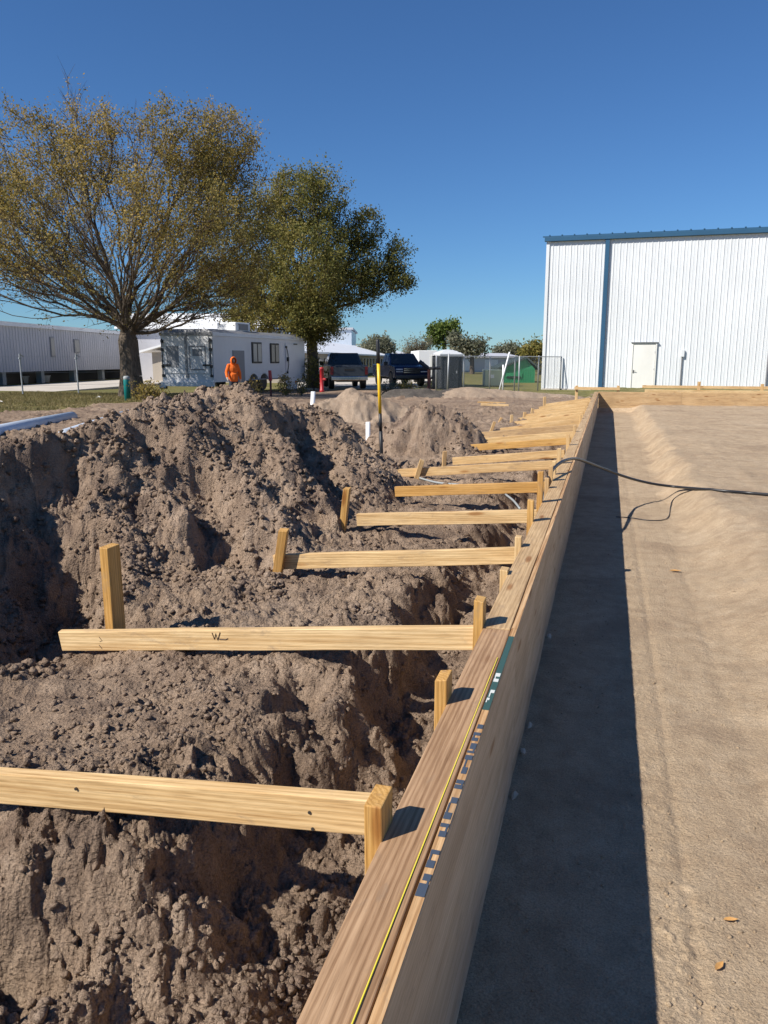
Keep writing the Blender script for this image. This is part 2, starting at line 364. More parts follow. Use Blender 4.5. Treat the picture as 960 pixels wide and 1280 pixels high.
# ------------------------------------------------------------------ mesh helpers
def tag(o, label=None, cat=None, group=None, kind=None):
    if label: o['label'] = label
    if cat: o['category'] = cat
    if group: o['group'] = group
    if kind: o['kind'] = kind
    return o
def empty(name, loc, rz=0.0, label=None, cat=None, group=None):
    o = bpy.data.objects.new(name, None); o.empty_display_size = .2; o.location = loc; o.rotation_euler = (0, 0, rz)
    col.objects.link(o); return tag(o, label, cat, group)
class MB:
    def __init__(s): s.v = []; s.f = []; s.m = []
    def add(s, vs, fs, mi=0):
        o = len(s.v); s.v += [tuple(v) for v in vs]; s.f += [tuple(i+o for i in f) for f in fs]; s.m += [mi]*len(fs); return s
    def box(s, c, d, rot=None, mi=0):
        c = Vector(c); hx, hy, hz = d[0]/2, d[1]/2, d[2]/2
        P = [Vector((x, y, z)) for x in (-hx, hx) for y in (-hy, hy) for z in (-hz, hz)]
        if rot is not None: P = [rot @ p for p in P]
        return s.add([c+p for p in P], [(0, 1, 3, 2), (4, 6, 7, 5), (0, 4, 5, 1), (2, 3, 7, 6), (0, 2, 6, 4), (1, 5, 7, 3)], mi)
    def hexa(s, P, mi=0):   # bottom 0-3, top 4-7, both counter-clockwise
        return s.add(P, [(3, 2, 1, 0), (4, 5, 6, 7), (0, 1, 5, 4), (1, 2, 6, 5), (2, 3, 7, 6), (3, 0, 4, 7)], mi)
    def prism(s, poly, a, b, axis='y', mi=0):
        n = len(poly)
        if axis == 'y': A = [(p[0], a, p[1]) for p in poly]; B = [(p[0], b, p[1]) for p in poly]
        elif axis == 'x': A = [(a, p[0], p[1]) for p in poly]; B = [(b, p[0], p[1]) for p in poly]
        else: A = [(p[0], p[1], a) for p in poly]; B = [(p[0], p[1], b) for p in poly]
        return s.add(A+B, [tuple(range(n))[::-1], tuple(range(n, 2*n))]+[(i, (i+1) % n, n+(i+1) % n, n+i) for i in range(n)], mi)
    def tube(s, path, rad, n=8, mi=0, cap=True):
        path = [Vector(p) for p in path]; k = len(path)
        rs = rad if isinstance(rad, (list, tuple)) else [rad]*k
        vs = []; prev = None
        for i, p in enumerate(path):
            d = (path[min(i+1, k-1)]-path[max(i-1, 0)]).normalized()
            if prev is None: a = d.orthogonal().normalized()
            else: a = (prev - d*prev.dot(d)).normalized()
            prev = a; b = d.cross(a)
            vs += [p+(a*math.cos(2*math.pi*j/n)+b*math.sin(2*math.pi*j/n))*rs[i] for j in range(n)]
        fs = [(i*n+j, i*n+(j+1) % n, (i+1)*n+(j+1) % n, (i+1)*n+j) for i in range(k-1) for j in range(n)]
        if cap: fs += [tuple(range(n))[::-1], tuple(range((k-1)*n, k*n))]
        return s.add(vs, fs, mi)
    def lathe(s, prof, n=16, c=(0, 0, 0), mi=0):
        vs = []; k = len(prof)
        for r, z in prof: vs += [(c[0]+r*math.cos(2*math.pi*j/n), c[1]+r*math.sin(2*math.pi*j/n), c[2]+z) for j in range(n)]
        fs = [(i*n+j, i*n+(j+1) % n, (i+1)*n+(j+1) % n, (i+1)*n+j) for i in range(k-1) for j in range(n)]
        fs += [tuple(range(n))[::-1], tuple(range((k-1)*n, k*n))]
        return s.add(vs, fs, mi)
    def ell(s, c, r, n=10, m=7, mi=0):
        prof = []
        vs = []; c = Vector(c)
        for i in range(m+1):
            t = math.pi*i/m; zz = -math.cos(t); rr = max(.02, math.sin(t))
            vs += [(c.x+r[0]*rr*math.cos(2*math.pi*j/n), c.y+r[1]*rr*math.sin(2*math.pi*j/n), c.z+r[2]*zz) for j in range(n)]
        fs = [(i*n+j, i*n+(j+1) % n, (i+1)*n+(j+1) % n, (i+1)*n+j) for i in range(m) for j in range(n)]
        fs += [tuple(range(n))[::-1], tuple(range(m*n, (m+1)*n))]
        return s.add(vs, fs, mi)
    def build(s, name, mats, parent=None, bevel=0, smooth=False, loc=None, rot=None):
        me = bpy.data.meshes.new(name); me.from_pydata(s.v, [], s.f)
        mats = mats if isinstance(mats, (list, tuple)) else [mats]
        for m in mats: me.materials.append(m)
        if len(mats) > 1: me.polygons.foreach_set('material_index', s.m)
        if smooth: me.polygons.foreach_set('use_smooth', [True]*len(s.f))
        me.validate()
        if len(s.f) < 4000:
            bm = bmesh.new(); bm.from_mesh(me); bmesh.ops.recalc_face_normals(bm, faces=bm.faces[:]); bm.to_mesh(me); bm.free()
        me.update()
        o = bpy.data.objects.new(name, me); col.objects.link(o)
        if parent is not None: o.parent = parent
        if loc is not None: o.location = loc
        if rot is not None: o.rotation_mode = 'QUATERNION'; o.rotation_quaternion = rot
        if bevel:
            b = o.modifiers.new('bevel', 'BEVEL'); b.width = bevel; b.segments = 2; b.limit_method = 'ANGLE'
        return o
def np_mesh(name, V, Q, mats, parent=None, smooth=False, tone=None, midx=None):
    me = bpy.data.meshes.new(name); n = len(V); k = len(Q); w = Q.shape[1]
    me.vertices.add(n); me.vertices.foreach_set('co', np.ascontiguousarray(V, np.float32).ravel())
    me.loops.add(k*w); me.loops.foreach_set('vertex_index', np.ascontiguousarray(Q, np.int32).ravel())
    me.polygons.add(k); me.polygons.foreach_set('loop_start', np.arange(0, k*w, w, dtype=np.int32))
    if smooth: me.polygons.foreach_set('use_smooth', np.ones(k, bool))
    for m in (mats if isinstance(mats, (list, tuple)) else [mats]): me.materials.append(m)
    if midx is not None: me.polygons.foreach_set('material_index', np.ascontiguousarray(midx, np.int32))
    me.update(calc_edges=True)
    if tone is not None:
        a = me.attributes.new('tone', 'FLOAT', 'FACE'); a.data.foreach_set('value', np.ascontiguousarray(tone, np.float32))
    o = bpy.data.objects.new(name, me); col.objects.link(o)
    if parent is not None: o.parent = parent
    return o
def frame(xdir, up=Zu):
    x = Vector(xdir).normalized(); y = Vector(up).cross(x).normalized(); z = x.cross(y)
    return Matrix((x, y, z)).transposed().to_quaternion()
_wood_cache = {}
def board(name, p0, p1, hgt, thk, m, up=Zu, parent=None, roll=0.0, bevel=.003, chew=0.0, jit=1.0):
    "a sawn board from p0 to p1, long axis local X, hgt along up"
    p0 = Vector(p0); p1 = Vector(p1); L = (p1-p0).length; q = frame(p1-p0, up) @ Quaternion((1, 0, 0), roll)
    b = MB(); n = 7; rng = random.Random(hash((round(p0.x, 3), round(p0.y, 3), round(p0.z, 3))))
    vs = []
    for i in range(n):
        x = -L/2+L*i/(n-1); oy = rng.uniform(-1, 1)*.0025*jit; oz = rng.uniform(-1, 1)*.002*jit
        e = rng.uniform(-chew, chew) if i in (0, n-1) else 0
        vs += [(x+e, -thk/2+oy, -hgt/2+oz), (x-e, thk/2+oy, -hgt/2+oz), (x-e*.6, thk/2+oy, hgt/2+oz), (x+e*.5, -thk/2+oy, hgt/2+oz)]
    fs = [(i*4+j, i*4+(j+1) % 4, (i+1)*4+(j+1) % 4, (i+1)*4+j) for i in range(n-1) for j in range(4)]
    fs = [f[::-1] for f in fs]+[(0, 1, 2, 3), ((n-1)*4+3, (n-1)*4+2, (n-1)*4+1, (n-1)*4)]
    b.add(vs, fs)
    return b.build(name, m, parent, bevel, False, (p0+p1)/2, q)
# ------------------------------------------------------------------ ground sheet and dirt piles
def build_terrain():
    ang = np.concatenate([np.arange(-180, -46, 4.0), np.arange(-46, -20, .4), np.arange(-20, 62, .125), np.arange(62, 88, .4), np.arange(88, 180, 4.0)])
    rad = np.concatenate([np.geomspace(.04, .5, 14)[:-1], np.geomspace(.5, 36, 1030)[:-1], np.geomspace(36, 5000, 46)])
    a = np.radians(ang); nA, nR = len(ang), len(rad)
    RR, AA = np.meshgrid(rad, a, indexing='ij'); X = -RR*np.sin(AA); Y = RR*np.cos(AA)
    Z = np.empty_like(X); Lb = np.empty(X.shape, int)
    for i in range(0, nR, 120):
        Z[i:i+120], Lb[i:i+120] = terrain(X[i:i+120], Y[i:i+120])
    # a little sideways heave so that steep faces are not a pure height field
    k = (1-sst(9, 16, RR))*(X < -.55)
    gy, gx = np.gradient(Z, axis=0), np.gradient(Z, axis=1)
    k = k*(.4+.6*sst(1.5, 2.6, RR)); dx = .034*fbm(X*5+Z*6, Y*5-Z*3, 4, 301, .5)*k; dy = .034*fbm(X*5-Z*3, Y*5+Z*6, 4, 302, .5)*k
    V = np.stack([X+dx, Y+dy, Z], -1).reshape(-1, 3)
    i = np.arange(nR-1)[:, None]; j = np.arange(nA)[None, :]; j2 = (j+1) % nA
    Q = np.stack([i*nA+j, i*nA+j2, (i+1)*nA+j2, (i+1)*nA+j], -1)
    lab = Lb[:-1, :]; cx = X[:-1, :]; cy = Y[:-1, :]; rr = RR[:-1, :]
    nz = 1.0*gn(cx*.35, cy*.35, 401)+.35*gn(cx*1.7, cy*1.7, 402)
    lawn = ((cx < -13.4+nz*.9-.12*(cy-15)) & (cy > 11)) | ((cy > 40+nz*2)) | ((cy > 31.5+nz*2.5) & (cx > -8.5) & (cx < 30) & (nz > -.35)) | ((rr > 45))
    cls = np.where(lab > 0, lab, np.where(lawn, 9, 0))
    left = (cx < -.335) | (cy > 25.13)
    specs = {0: ('ground', [M['dirt'], M['floor']]), 9: ('lawn', M['lawn']), 1: ('dirt_pile', M['dirt_pile']), 2: ('sand_pile', M['sand']),
             3: ('dirt_pile', M['dirt_pile']), 4: ('dirt_pile', M['sand']), 5: ('soil_pile', M['darkdirt'])}
    info = {1: ('large lumpy heap of dug grey-brown dirt with dark gullies, beside the wooden braces', 'dirt pile'),
            2: ('pale smooth-sided sand pile in front of the pickup trucks', 'sand pile'),
            3: ('small cone of dug dirt just right of the standing shovel', 'dirt pile'),
            4: ('long low spread-out mound of pale dirt in front of the green shed', 'dirt pile'),
            5: ('low dark soil heap in front of the navy pickup', 'soil pile')}
    for c, (nm, mt) in specs.items():
        q = Q[cls == c]
        if not len(q): continue
        u, inv = np.unique(q, return_inverse=True)
        midx = None
        if c == 0: midx = np.where(left[cls == c], 0, 1)
        o = np_mesh(nm, V[u], inv.reshape(q.shape)[:, ::-1], mt, None, True, None, midx)
        if c in (0, 9): tag(o, None, None, None, 'structure')
        else: tag(o, info[c][0], info[c][1])
build_terrain()

def ico(sub=1):
    bm = bmesh.new(); bmesh.ops.create_icosphere(bm, subdivisions=sub, radius=1)
    v = np.array([x.co[:] for x in bm.verts]); f = np.array([[x.index for x in p.verts] for p in bm.faces]); bm.free(); return v, f
def scatter_clods(name, n, area, smin, smax, m, seed, label, power=2.6):
    rng = np.random.default_rng(seed); v0, f0 = ico(1); k = len(v0)
    P = area(rng, n); z, lb = terrain(P[:, 0], P[:, 1])
    s = smin+(smax-smin)*rng.random(len(P))**power
    ax = s[:, None]*(.7+.6*rng.random((len(P), 3))); ax[:, 2] *= .75
    th = rng.random(len(P))*6.28; ct, st = np.cos(th), np.sin(th)
    wob = 1+.27*rng.standard_normal((len(P), k)).clip(-1.6, 1.6)
    W = v0[None]*wob[..., None]*ax[:, None, :]
    x = W[..., 0]*ct[:, None]-W[..., 1]*st[:, None]; y = W[..., 0]*st[:, None]+W[..., 1]*ct[:, None]
    V = np.stack([x+P[:, 0:1], y+P[:, 1:2], W[..., 2]+(z+ax[:, 2]*.35)[:, None]], -1).reshape(-1, 3)
    Q = (f0[None]+(np.arange(len(P))*k)[:, None, None]).reshape(-1, 3)
    o = np_mesh(name, V, Q, m, None, False); tag(o, label, 'loose dirt', None, 'stuff'); return o
def area_left(rng, n):
    a = np.radians(rng.uniform(8, 60, n)); r = np.exp(rng.uniform(math.log(1.1), math.log(10.5), n))
    P = np.stack([-r*np.sin(a), r*np.cos(a)], -1); g = gn(P[:, 0]*1.6, P[:, 1]*1.6, 55)
    return P[(P[:, 0] < -.46) & (g+rng.uniform(-.5, .6, n) > 0)]
def area_right(rng, n):
    y = np.exp(rng.uniform(math.log(.8), math.log(13), n)); x = rng.uniform(-.25, 3.4, n)**1.0
    P = np.stack([x, y], -1); g = gn(x*1.2, y*1.2, 57); return P[(g+rng.uniform(-.6, .5, n) > 0)]
scatter_clods('dirt_clods', 30000, area_left, .0025, .015, M['dirt_pile'], 5, 'loose clods and crumbs of dug dirt lying left of the wooden form', 2.6)
def area_pile(rng, n):
    a = np.radians(rng.uniform(6, 50, n)); r = rng.uniform(3.2, 12.5, n); P = np.stack([-r*np.sin(a), r*np.cos(a)], -1)
    lb = terrain(P[:, 0], P[:, 1])[1]; g = gn(P[:, 0]*1.9, P[:, 1]*1.9, 58)
    return P[(P[:, 0] < -.8) & (((lb > 0) & (g > -.35)) | (g > .25))]
scatter_clods('dirt_clods', 34000, area_pile, .006, .026, M['dirt_pile'], 15, 'loose clods of dug dirt lying on the slopes of the dirt heaps', 2.4)
scatter_clods('dirt_crumbs', 9000, area_right, .001, .0065, M['floor'], 6, 'fine crumbs and pebbles on the smooth sand right of the wooden form', 2.4)

# ------------------------------------------------------------------ long formwork wall
form = empty('form_wall', (0, 0, 0), 0, 'long plywood form wall with flat capping board, running away beside the shaded trench', 'formwork')
RNG = random.Random(11)
ys = [-1.60, .26+.02, 2.72, 5.16, 7.60, 10.04, 12.48, 14.92, 17.36, 19.80, 22.24, 25.10]
for a, b in zip(ys[:-1], ys[1:]):
    o = board('plywood_panel', (XR-.0095+RNG.uniform(-.0015, .0015), a+.0015, .2875), (XR-.0095+RNG.uniform(-.0015, .0015), b-.0015, .2875), .645, .019, M['ply'], Zu, form, 0, .0015)
    e = board('panel_edge', (XR-.0095, a+.002, ZT+.0015), (XR-.0095, b-.002, ZT+.0015), .004, .0196, M['plyedge'], Zu, form, 0, 0, 0, 0)
yc = [-1.60, 2.70, 5.45, 9.1, 12.7, 16.3, 20.0, 25.1]
for i, (a, b) in enumerate(zip(yc[:-1], yc[1:])):
    w = .100; x = XL+w/2-.001 + RNG.uniform(-.002, .002)
    board('cap_board', (x, a+.002, ZT-.0165), (x+RNG.uniform(-.002, .002), b-.002, ZT-.0165+(.001 if i else 0)), .038, w, M['cap'] if i == 0 else M['cap_far'], Zu, form, 0, .003, .003)
# waler under the cap on the dug side
for a, b in zip(yc[:-1], yc[1:]):
    board('waler', (XL+.042, a+.01, .10), (XL+.042, b-.01, .10), .089, .038, M['cap'], Zu, form)
def y_of(py, X, Z, lo=.2, hi=40.0):
    for _ in range(60):
        m_ = (lo+hi)/2; d = Vector((X, m_, Z))-CAM
        if CY-F_*(d.dot(Up)/d.dot(Fw)) > py: lo = m_
        else: hi = m_
    return (lo+hi)/2
# ink marks stamped along the ply edge, sighted one by one
def yat(py, px=None): 
    lo, hi = .3, 9.0
    for _ in range(50):
        m_ = (lo+hi)/2; d = Vector((XR-.0095, m_, ZT))-CAM
        y = CY-F_*(d.dot(Up)/d.dot(Fw))
        if y > py: lo = m_
        else: hi = m_
    return (lo+hi)/2
mk = MB()
bars = [(1123, 1107), (1103, 1095), (1087, 1078), (1070, 1065), (1048, 1041), (1036, 1031.5), (1026, 1018), (1006, 999), (988, 983), (981.5, 977), (969, 961),
        (951.5, 946), (943, 940.5), (938, 931), (928, 924), (921, 917.5), (912.5, 907.5)]
for i, (y1, y2) in enumerate(bars):
    A, B = yat(y1), yat(y2); x0 = XR-.0185; x1 = XR-.0005
    if i % 3 == 1: x0 += .003
    if i % 4 == 2: x1 -= .002
    mk.box(((x0+x1)/2, (A+B)/2, ZT+.0042), (x1-x0, B-A, .001))
    if i % 2 == 0 and i < len(bars)-1:      # uprights joining pairs into letter-like strokes
        C2 = yat(bars[i+1][0]); xx = (x0+.003) if i % 4 else (x1-.003)
        mk.box((xx, (B+C2)/2, ZT+.0042), (.004, max(.004, C2-B), .001))
tag(mk.build('ink_mark', M['ink'], form), 'row of smudged blue-black stamped letters')
gb = MB(); A, B = yat(889), yat(797); gb.box((XR-.0095, (A+B)/2, ZT+.0042), (.0192, B-A, .001)); gb.build('painted_band', M['green_paint'], form)
wk = MB()
for y1, y2, x0, x1 in ((847.5, 843.5, .002, .017), (854, 850.5, .002, .017), (850.5, 847.5, .003, .006), (868, 864.5, .0045, .017), (873, 868, .0045, .008), (877, 874.5, .002, .010), (880, 877, .002, .005)):
    A, B = yat(y1), yat(y2); wk.box((XR-.019+(x0+x1)/2, (A+B)/2, ZT+.0052), (x1-x0, B-A, .0008))
tag(wk.build('white_lettering', M['white_ink'], form), 'short white stamped characters on the green band')
# bright line
st = MB(); s0 = at_z(440, 1280, ZT+.0045); s1 = at_z(622, 822, ZT+.0045); pts = [s0+(s0-s1)*.6, s1]
st.tube(pts, .0013, 6); tag(st.build('string_line', M['string']), 'taut bright yellow string line lying along the weathered cap board', 'string')

# far form, across
ff = empty('form_wall', (0, 25.12, 0), 0, 'far plywood form wall standing across the end of the sandy pad below the white building', 'formwork')
xs = [XR, 2.17, 4.61, 7.05, 9.49, 12.0]
for a, b in zip(xs[:-1], xs[1:]):
    board('plywood_panel', (a+.002, .02, .30), (b-.002, .02, .30), .62, .019, M['cap_far'], Zu, ff)
board('cap_board', (XR, .085, ZT-.017), (12.0, .085, ZT-.017), .038, .09, M['pine'], Zu, ff)

# ------------------------------------------------------------------ kicker braces (horizontal 2x4s) and stakes
braces = [  # right end top, left end top, where it is seen
    (470, 997, 0, 963, 'near brace'), (603, 783, 76, 788, ''), (653, 684, 343, 693, ''), (661, 637, 447, 642, ''), (674, 602, 494, 608, ''),
    (697, 575, 490, 587, ''), (707, 562, 566, 572, ''), (713, 547, 583, 556, ''), (721, 539.5, 583, 549, ''), (728, 530.5, 588, 541, ''),
    (727, 523, 626, 535, ''), (729, 515, 640, 527.5, ''), (733, 508.5, 655, 518, ''), (736.5, 503.5, 668, 512, ''), (739.5, 497, 681, 505, ''), (731, 511.5, 648, 522.5, ''), (738, 500, 674, 508.5, '')]
blab = ['fresh pine brace nearest the camera, running off the left picture edge',
        'pine brace with dark pencil scribbles on its face, in front of the upright stake',
        'pine brace behind a leaning stake that throws a shadow on it, below the pile',
        'short pine brace with a bare square left end beside a leaning stake in the dirt',
        'brownish brace half buried in dirt at its left end, just beyond the short bare one',
        'brace crossed by two leaning stakes near the foot of the shovel',
        'paler brace lying just behind the brace crossed by two stakes',
        'pinkish brace, nearest of the closely packed far braces, above a dark gap',
        'bright brace lying just behind the pinkish brace, with a small stake at its left end',
        'grey weathered brace among the yellow far braces',
        'yellow brace behind the grey weathered brace, with two small stakes at its left end',
        'yellow far brace with a single small stake standing at its left end',
        'yellow far brace lying between the single small stake and the last pair of braces',
        'second farthest of the yellow braces, towards the white building',
        'farthest of the yellow braces, close to the corner of the far form wall',
        'yellow far brace squeezed in behind the one with a single small stake at its end',
        'yellow brace just in front of the farthest one, short of the form corner']
BR = []
for i, (xr, yr, xl, yl, _) in enumerate(braces):
    xe = -.437 if i == 0 else (-.415 if i < 5 else -.43)
    zt_ = .60 if i < 2 else .585; pr = Vector((xe, y_of(yr, xe, zt_), zt_)); pl = at_y(xl, yl, pr.y + (.05 if i > 4 else .02))
    if i == 0: pl = pr+(pl-pr)*1.9
    bh = .089 if i < 8 else (.15 if i != 9 else .11); dz = Vector((0, 0, -bh/2)); m = M['pine']
    if i in (4, 7): m = M['stake']
    if i == 9: m = M['cap_far']
    thin = .038
    o = board('brace_board', pl+dz, pr+dz, bh, thin, m, Zu, None, 0, .003, .02 if i == 1 else .004)
    tag(o, blab[i], 'brace', 'horizontal wooden braces along the form wall'); BR.append((pl, pr, o))
# dark nails on the near brace, scribble on the second
def on_brace(i, px, py):
    pl, pr, o = BR[i]; d = pr-pl; n = Vector((-d.y, d.x, 0)).normalized()
    if n.y > 0: n = -n
    P = pl+n*.019; r_ = ray(px, py); return CAM+r_*((P-CAM).dot(n)/r_.dot(n)), n
def child_world(o, parent):
    bpy.context.view_layer.update(); o.parent = parent; o.matrix_parent_inverse = parent.matrix_world.inverted()
for px, py in ((387, 1015.5), (391, 1036), (95, 986)):
    p, n = on_brace(0, px, py); b = MB(); b.tube([p-n*.003, p+n*.0022], .0042, 8); child_world(b.build('nail', M['nail']), BR[0][2])
for seg in (((265, 791), (268, 799), (269.5, 792), (272, 800), (275, 790.5)), ((274, 799), (282, 799.5), (285, 798)), ((124, 796), (128, 801), (125, 802)), ((124, 806), (128, 811))):
    pc = MB(); pc.tube([on_brace(1, *q)[0] for q in seg], .0021, 5); child_world(pc.build('pencil_mark', M['pencil']), BR[1][2])

def stake(px, py, X, zb, sx, sy, label, m, rz=0, lean=(0, 0), Y=None, top=None):
    t = top if top is not None else at_y(px, py, Y)
    b = Vector((t.x-lean[0], t.y-lean[1], zb))
    up = (t-b).normalized(); L = (t-b).length
    mb = MB(); n = 5; rng = random.Random(int(px*7+py)); vs = []
    for k in range(n):
        x = -L/2+L*k/(n-1); o1, o2 = rng.uniform(-.0015, .0015), rng.uniform(-.0015, .0015)
        s = .35 if (k == 0) else 1
        tilt = rng.uniform(-.004, .004) if k == n-1 else 0
        vs += [(x-tilt, -sx/2*s+o1, -sy/2*s+o2), (x+tilt, sx/2*s+o1, -sy/2*s+o2), (x+tilt, sx/2*s+o1, sy/2*s+o2), (x-tilt, -sx/2*s+o1, sy/2*s+o2)]
    fs = [(k*4+j, (k+1)*4+j, (k+1)*4+(j+1) % 4, k*4+(j+1) % 4) for k in range(n-1) for j in range(4)]+[(3, 2, 1, 0), ((n-1)*4, (n-1)*4+1, (n-1)*4+2, (n-1)*4+3)]
    mb.add(vs, fs)
    xax = up; ref = Vector((math.cos(rz), math.sin(rz), 0)); y = (ref-xax*ref.dot(xax)).normalized(); z = xax.cross(y)
    q = Matrix((xax, y, z)).transposed().to_quaternion()
    o = mb.build('stake', m, None, .003, False, (t+b)/2, q)
    return tag(o, label, 'stake', 'wooden stakes of the formwork')
near = [(470, 1009, .038, .085, 'thick amber stake with square sawn top at the form edge, nearest the camera'),
        (555, 851, .036, .080, 'amber stake standing between the two nearest braces, against the cap board'),
        (603, 752, .036, .07, 'short stake at the right end of the scribbled brace'),
        (628, 713, .036, .07, 'low stake whose top stands level with the cap board, just beyond the scribbled brace'),
        (651, 672, .034, .06, 'little stake at the right end of the brace behind the leaning stake'),
        (667, 626, .038, .05, 'reddish stake at the right end of the short bare brace'),
        (678, 590, .038, .05, 'tall stake at the form edge just left of where the black hose crosses'),
        (686, 598, .034, .05, 'stake tucked close behind the tall stake beside the black hose'),
        (694.5, 583, .034, .05, 'stake at the form edge just under the arch of the black hose'),
        (701, 577, .034, .05, 'stake at the form edge just beyond the black hose'),
        (706, 561, .036, .05, 'stake at the right end of the paler brace beyond the hose'),
        (714, 543, .036, .05, 'stake at the right end of the pinkish brace'),
        (723, 532, .036, .05, 'stake at the form edge beside the grey weathered brace'),
        (730, 519, .036, .05, 'small far stake at the form edge beside the yellow braces'),
        (735, 507, .036, .05, 'small stake at the form edge next to the farthest braces')]
BOT = [1055, 883, 786, 720, 685, 653, 629, 611, 602, 594, 580, 557, 540, 524, 511]
for i, (px, py, sx, sy, lb) in enumerate(near):
    Yf = y_of(BOT[i], XL, ZT)
    t = at_y(px, py, Yf); t = Vector((XL-.001-sx/2, Yf+sy/2, t.z))
    stake(px, py, None, -.12, sx, sy, lb, M['stake'] if i in (0, 1, 2, 5, 6) else M['pine'], 0, (0, 0), None, t)
far = [(137, 682, 1, 'tall upright stake standing behind the pointed left end of the scribbled brace', .042, .092, (0, 0), 0),
       (355, 662, 2, 'stake leaning right in front of a brace at the foot of the dirt pile', .052, .065, (.11, -.02), 12),
       (434, 610, 3, 'stake leaning in the dirt off the left end of the short bare brace', .045, .08, (.07, 0), 8),
       (528, 575, 5, 'leaning stake left of the other in front of the brace by the shovel', .05, .05, (.15, -.04), 12),
       (556, 564, 6, 'small stake at the left end of the paler brace, right of the leaning one', .045, .045, (.02, 0), 25),
       (585, 546, 8, 'small stake with a dark shadow at the left end of the bright brace', .05, .05, (-.03, 0), 20),
       (618.5, 527, 10, 'leaning stake, left one of the close pair beside the grey brace', .05, .05, (.15, 0), 12),
       (627, 522, 11, 'leaning stake, right one of the close pair beside the grey brace', .05, .05, (.15, 0), 12),
       (640, 518.5, 11, 'stub of a stake standing next to the close leaning pair', .05, .05, (.03, 0), 20),
       (656, 515, 12, 'very short stub of a stake among the far yellow braces', .06, .06, (.02, 0), 20),
       (666, 510.5, 13, 'low stake with a dark shadow among the far yellow braces', .06, .06, (.06, 0), 20),
       (681, 496, 14, 'upright stake at the left end of the farthest brace', .07, .06, (0, 0), 20)]
for px, py, bi, lb, sx, sy, ln, rz in far:
    pl, pr, o = BR[bi]; Y = pl.y + (.10 if bi == 1 else (-.06 if bi in (2, 5) else 0))
    t = at_y(px, py, Y); stake(px, py, None, gz(t.x, t.y)-.25, sx, sy, lb, M['stake'] if bi in (1, 2, 3) else M['pine'], R(rz), ln, Y)
# far-side kickers behind the far form
for (x0, x1, yt, Y, h, lb) in ((803, 958, 481.5, 26.6, .09, 'upper of two long planks on edge behind the far form wall'), (806, 960, 486.5, 26.1, .09, 'lower of two long planks on edge behind the far form wall'),
                          (718, 775, 483.5, 26.3, .09, 'short plank between two stubs behind the corner of the form walls')):
    a = at_y(x0, yt, Y); b = at_y(x1, yt+.6, Y)
    if x1 > 950: b = a+(b-a)*1.25
    b.z = a.z-.01
    tag(board('plank', a-Vector((0, 0, .045)), b-Vector((0, 0, .045)), h, .04, M['pine']), lb, 'plank', 'planks behind the far form wall')
for (px, py, lb) in ((721, 482, 'stub post at the left end of the short plank behind the form corner'), (773, 482, 'stub post at the right end of the short plank behind the form corner'),
                     (821, 491, 'small block under the left end of the long planks'), (846, 490.5, 'small block under the long planks, right of the left-hand block'),
                     (874, 477, 'tallest post, halfway along the long planks'), (928, 490.5, 'small block under the long planks towards the right picture edge'), (953, 480, 'post at the right picture edge end of the long planks')):
    t = at_y(px, py, 26.45); stake(px, py, None, gz(t.x, t.y)-.1, .09, .06, lb, M['pine'], 0, (0, 0), 26.38)
# two loose boards on the far dirt
for (x0, y0, x1, y1, lb) in ((597, 503.0, 632, 502.0, 'far one of two loose boards lying on the dirt in front of the green shed'), (601, 505.5, 636, 505.0, 'near one of two loose boards lying on the dirt in front of the green shed')):
    a = at_z(x0, y0, .36); b = at_y(x1, y1, a.y+.1); b.z = a.z-.02
    tag(board('loose_board', a, b, .06, .14, M['pine']), lb, 'board', 'loose boards on the dirt')

# ------------------------------------------------------------------ shovel, pipes, hose
def shovel():
    base = at_y(477.5, 586, 8.6); g = gz(base.x, base.y); top = at_y(472.0, 424, 8.55)
    root = empty('shovel', (base.x, base.y, g), 0, 'long-handled shovel with yellow and black handle standing upright in the dirt', 'shovel')
    d = Vector((top.x-base.x, top.y-base.y, top.z-g)); L = d.length; u = d.normalized()
    def P(t): return u*(L*t)
    b = MB(); b.tube([P(.44), P(.60), P(.82)], .019, 10); b.build('yellow_handle', M['yellow'], root, 0, True)
    b = MB(); b.tube([P(.82), P(.9), P(.985), P(1.0)], [.0215, .021, .021, .012], 10); b.build('grip', M['bar_black'], root, 0, True)
    b = MB(); b.tube([P(.30), P(.438)], .0195, 10); b.build('black_handle', M['bar_black'], root, 0, True)
    b = MB(); b.tube([P(-.02), P(.02), P(.16), P(.302)], [.026, .024, .021, .0215], 10); b.build('socket', M['bar_black'], root, 0, True)
    b = MB(); pr = [(-.03, .02), (-.105, .015), (-.115, -.06), (-.10, -.16), (-.05, -.23), (0, -.26)]
    pts = pr+[(-x, z) for x, z in pr[-2::-1]]
    vs = [(x, -.012+.9*x*x*2, z) for x, z in pts]+[(x, -.015+.9*x*x*2, z) for x, z in pts]; n = len(pts)
    b.add(vs, [tuple(range(n)), tuple(range(2*n-1, n-1, -1))]+[(i, (i+1) % n, n+(i+1) % n, n+i) for i in range(n)])
    b.tube([(-.12, 0, .015), (-.03, 0, .022), (.03, 0, .022), (.12, 0, .015)], .012, 8)
    b.build('blade', M['steel'], root)
shovel()
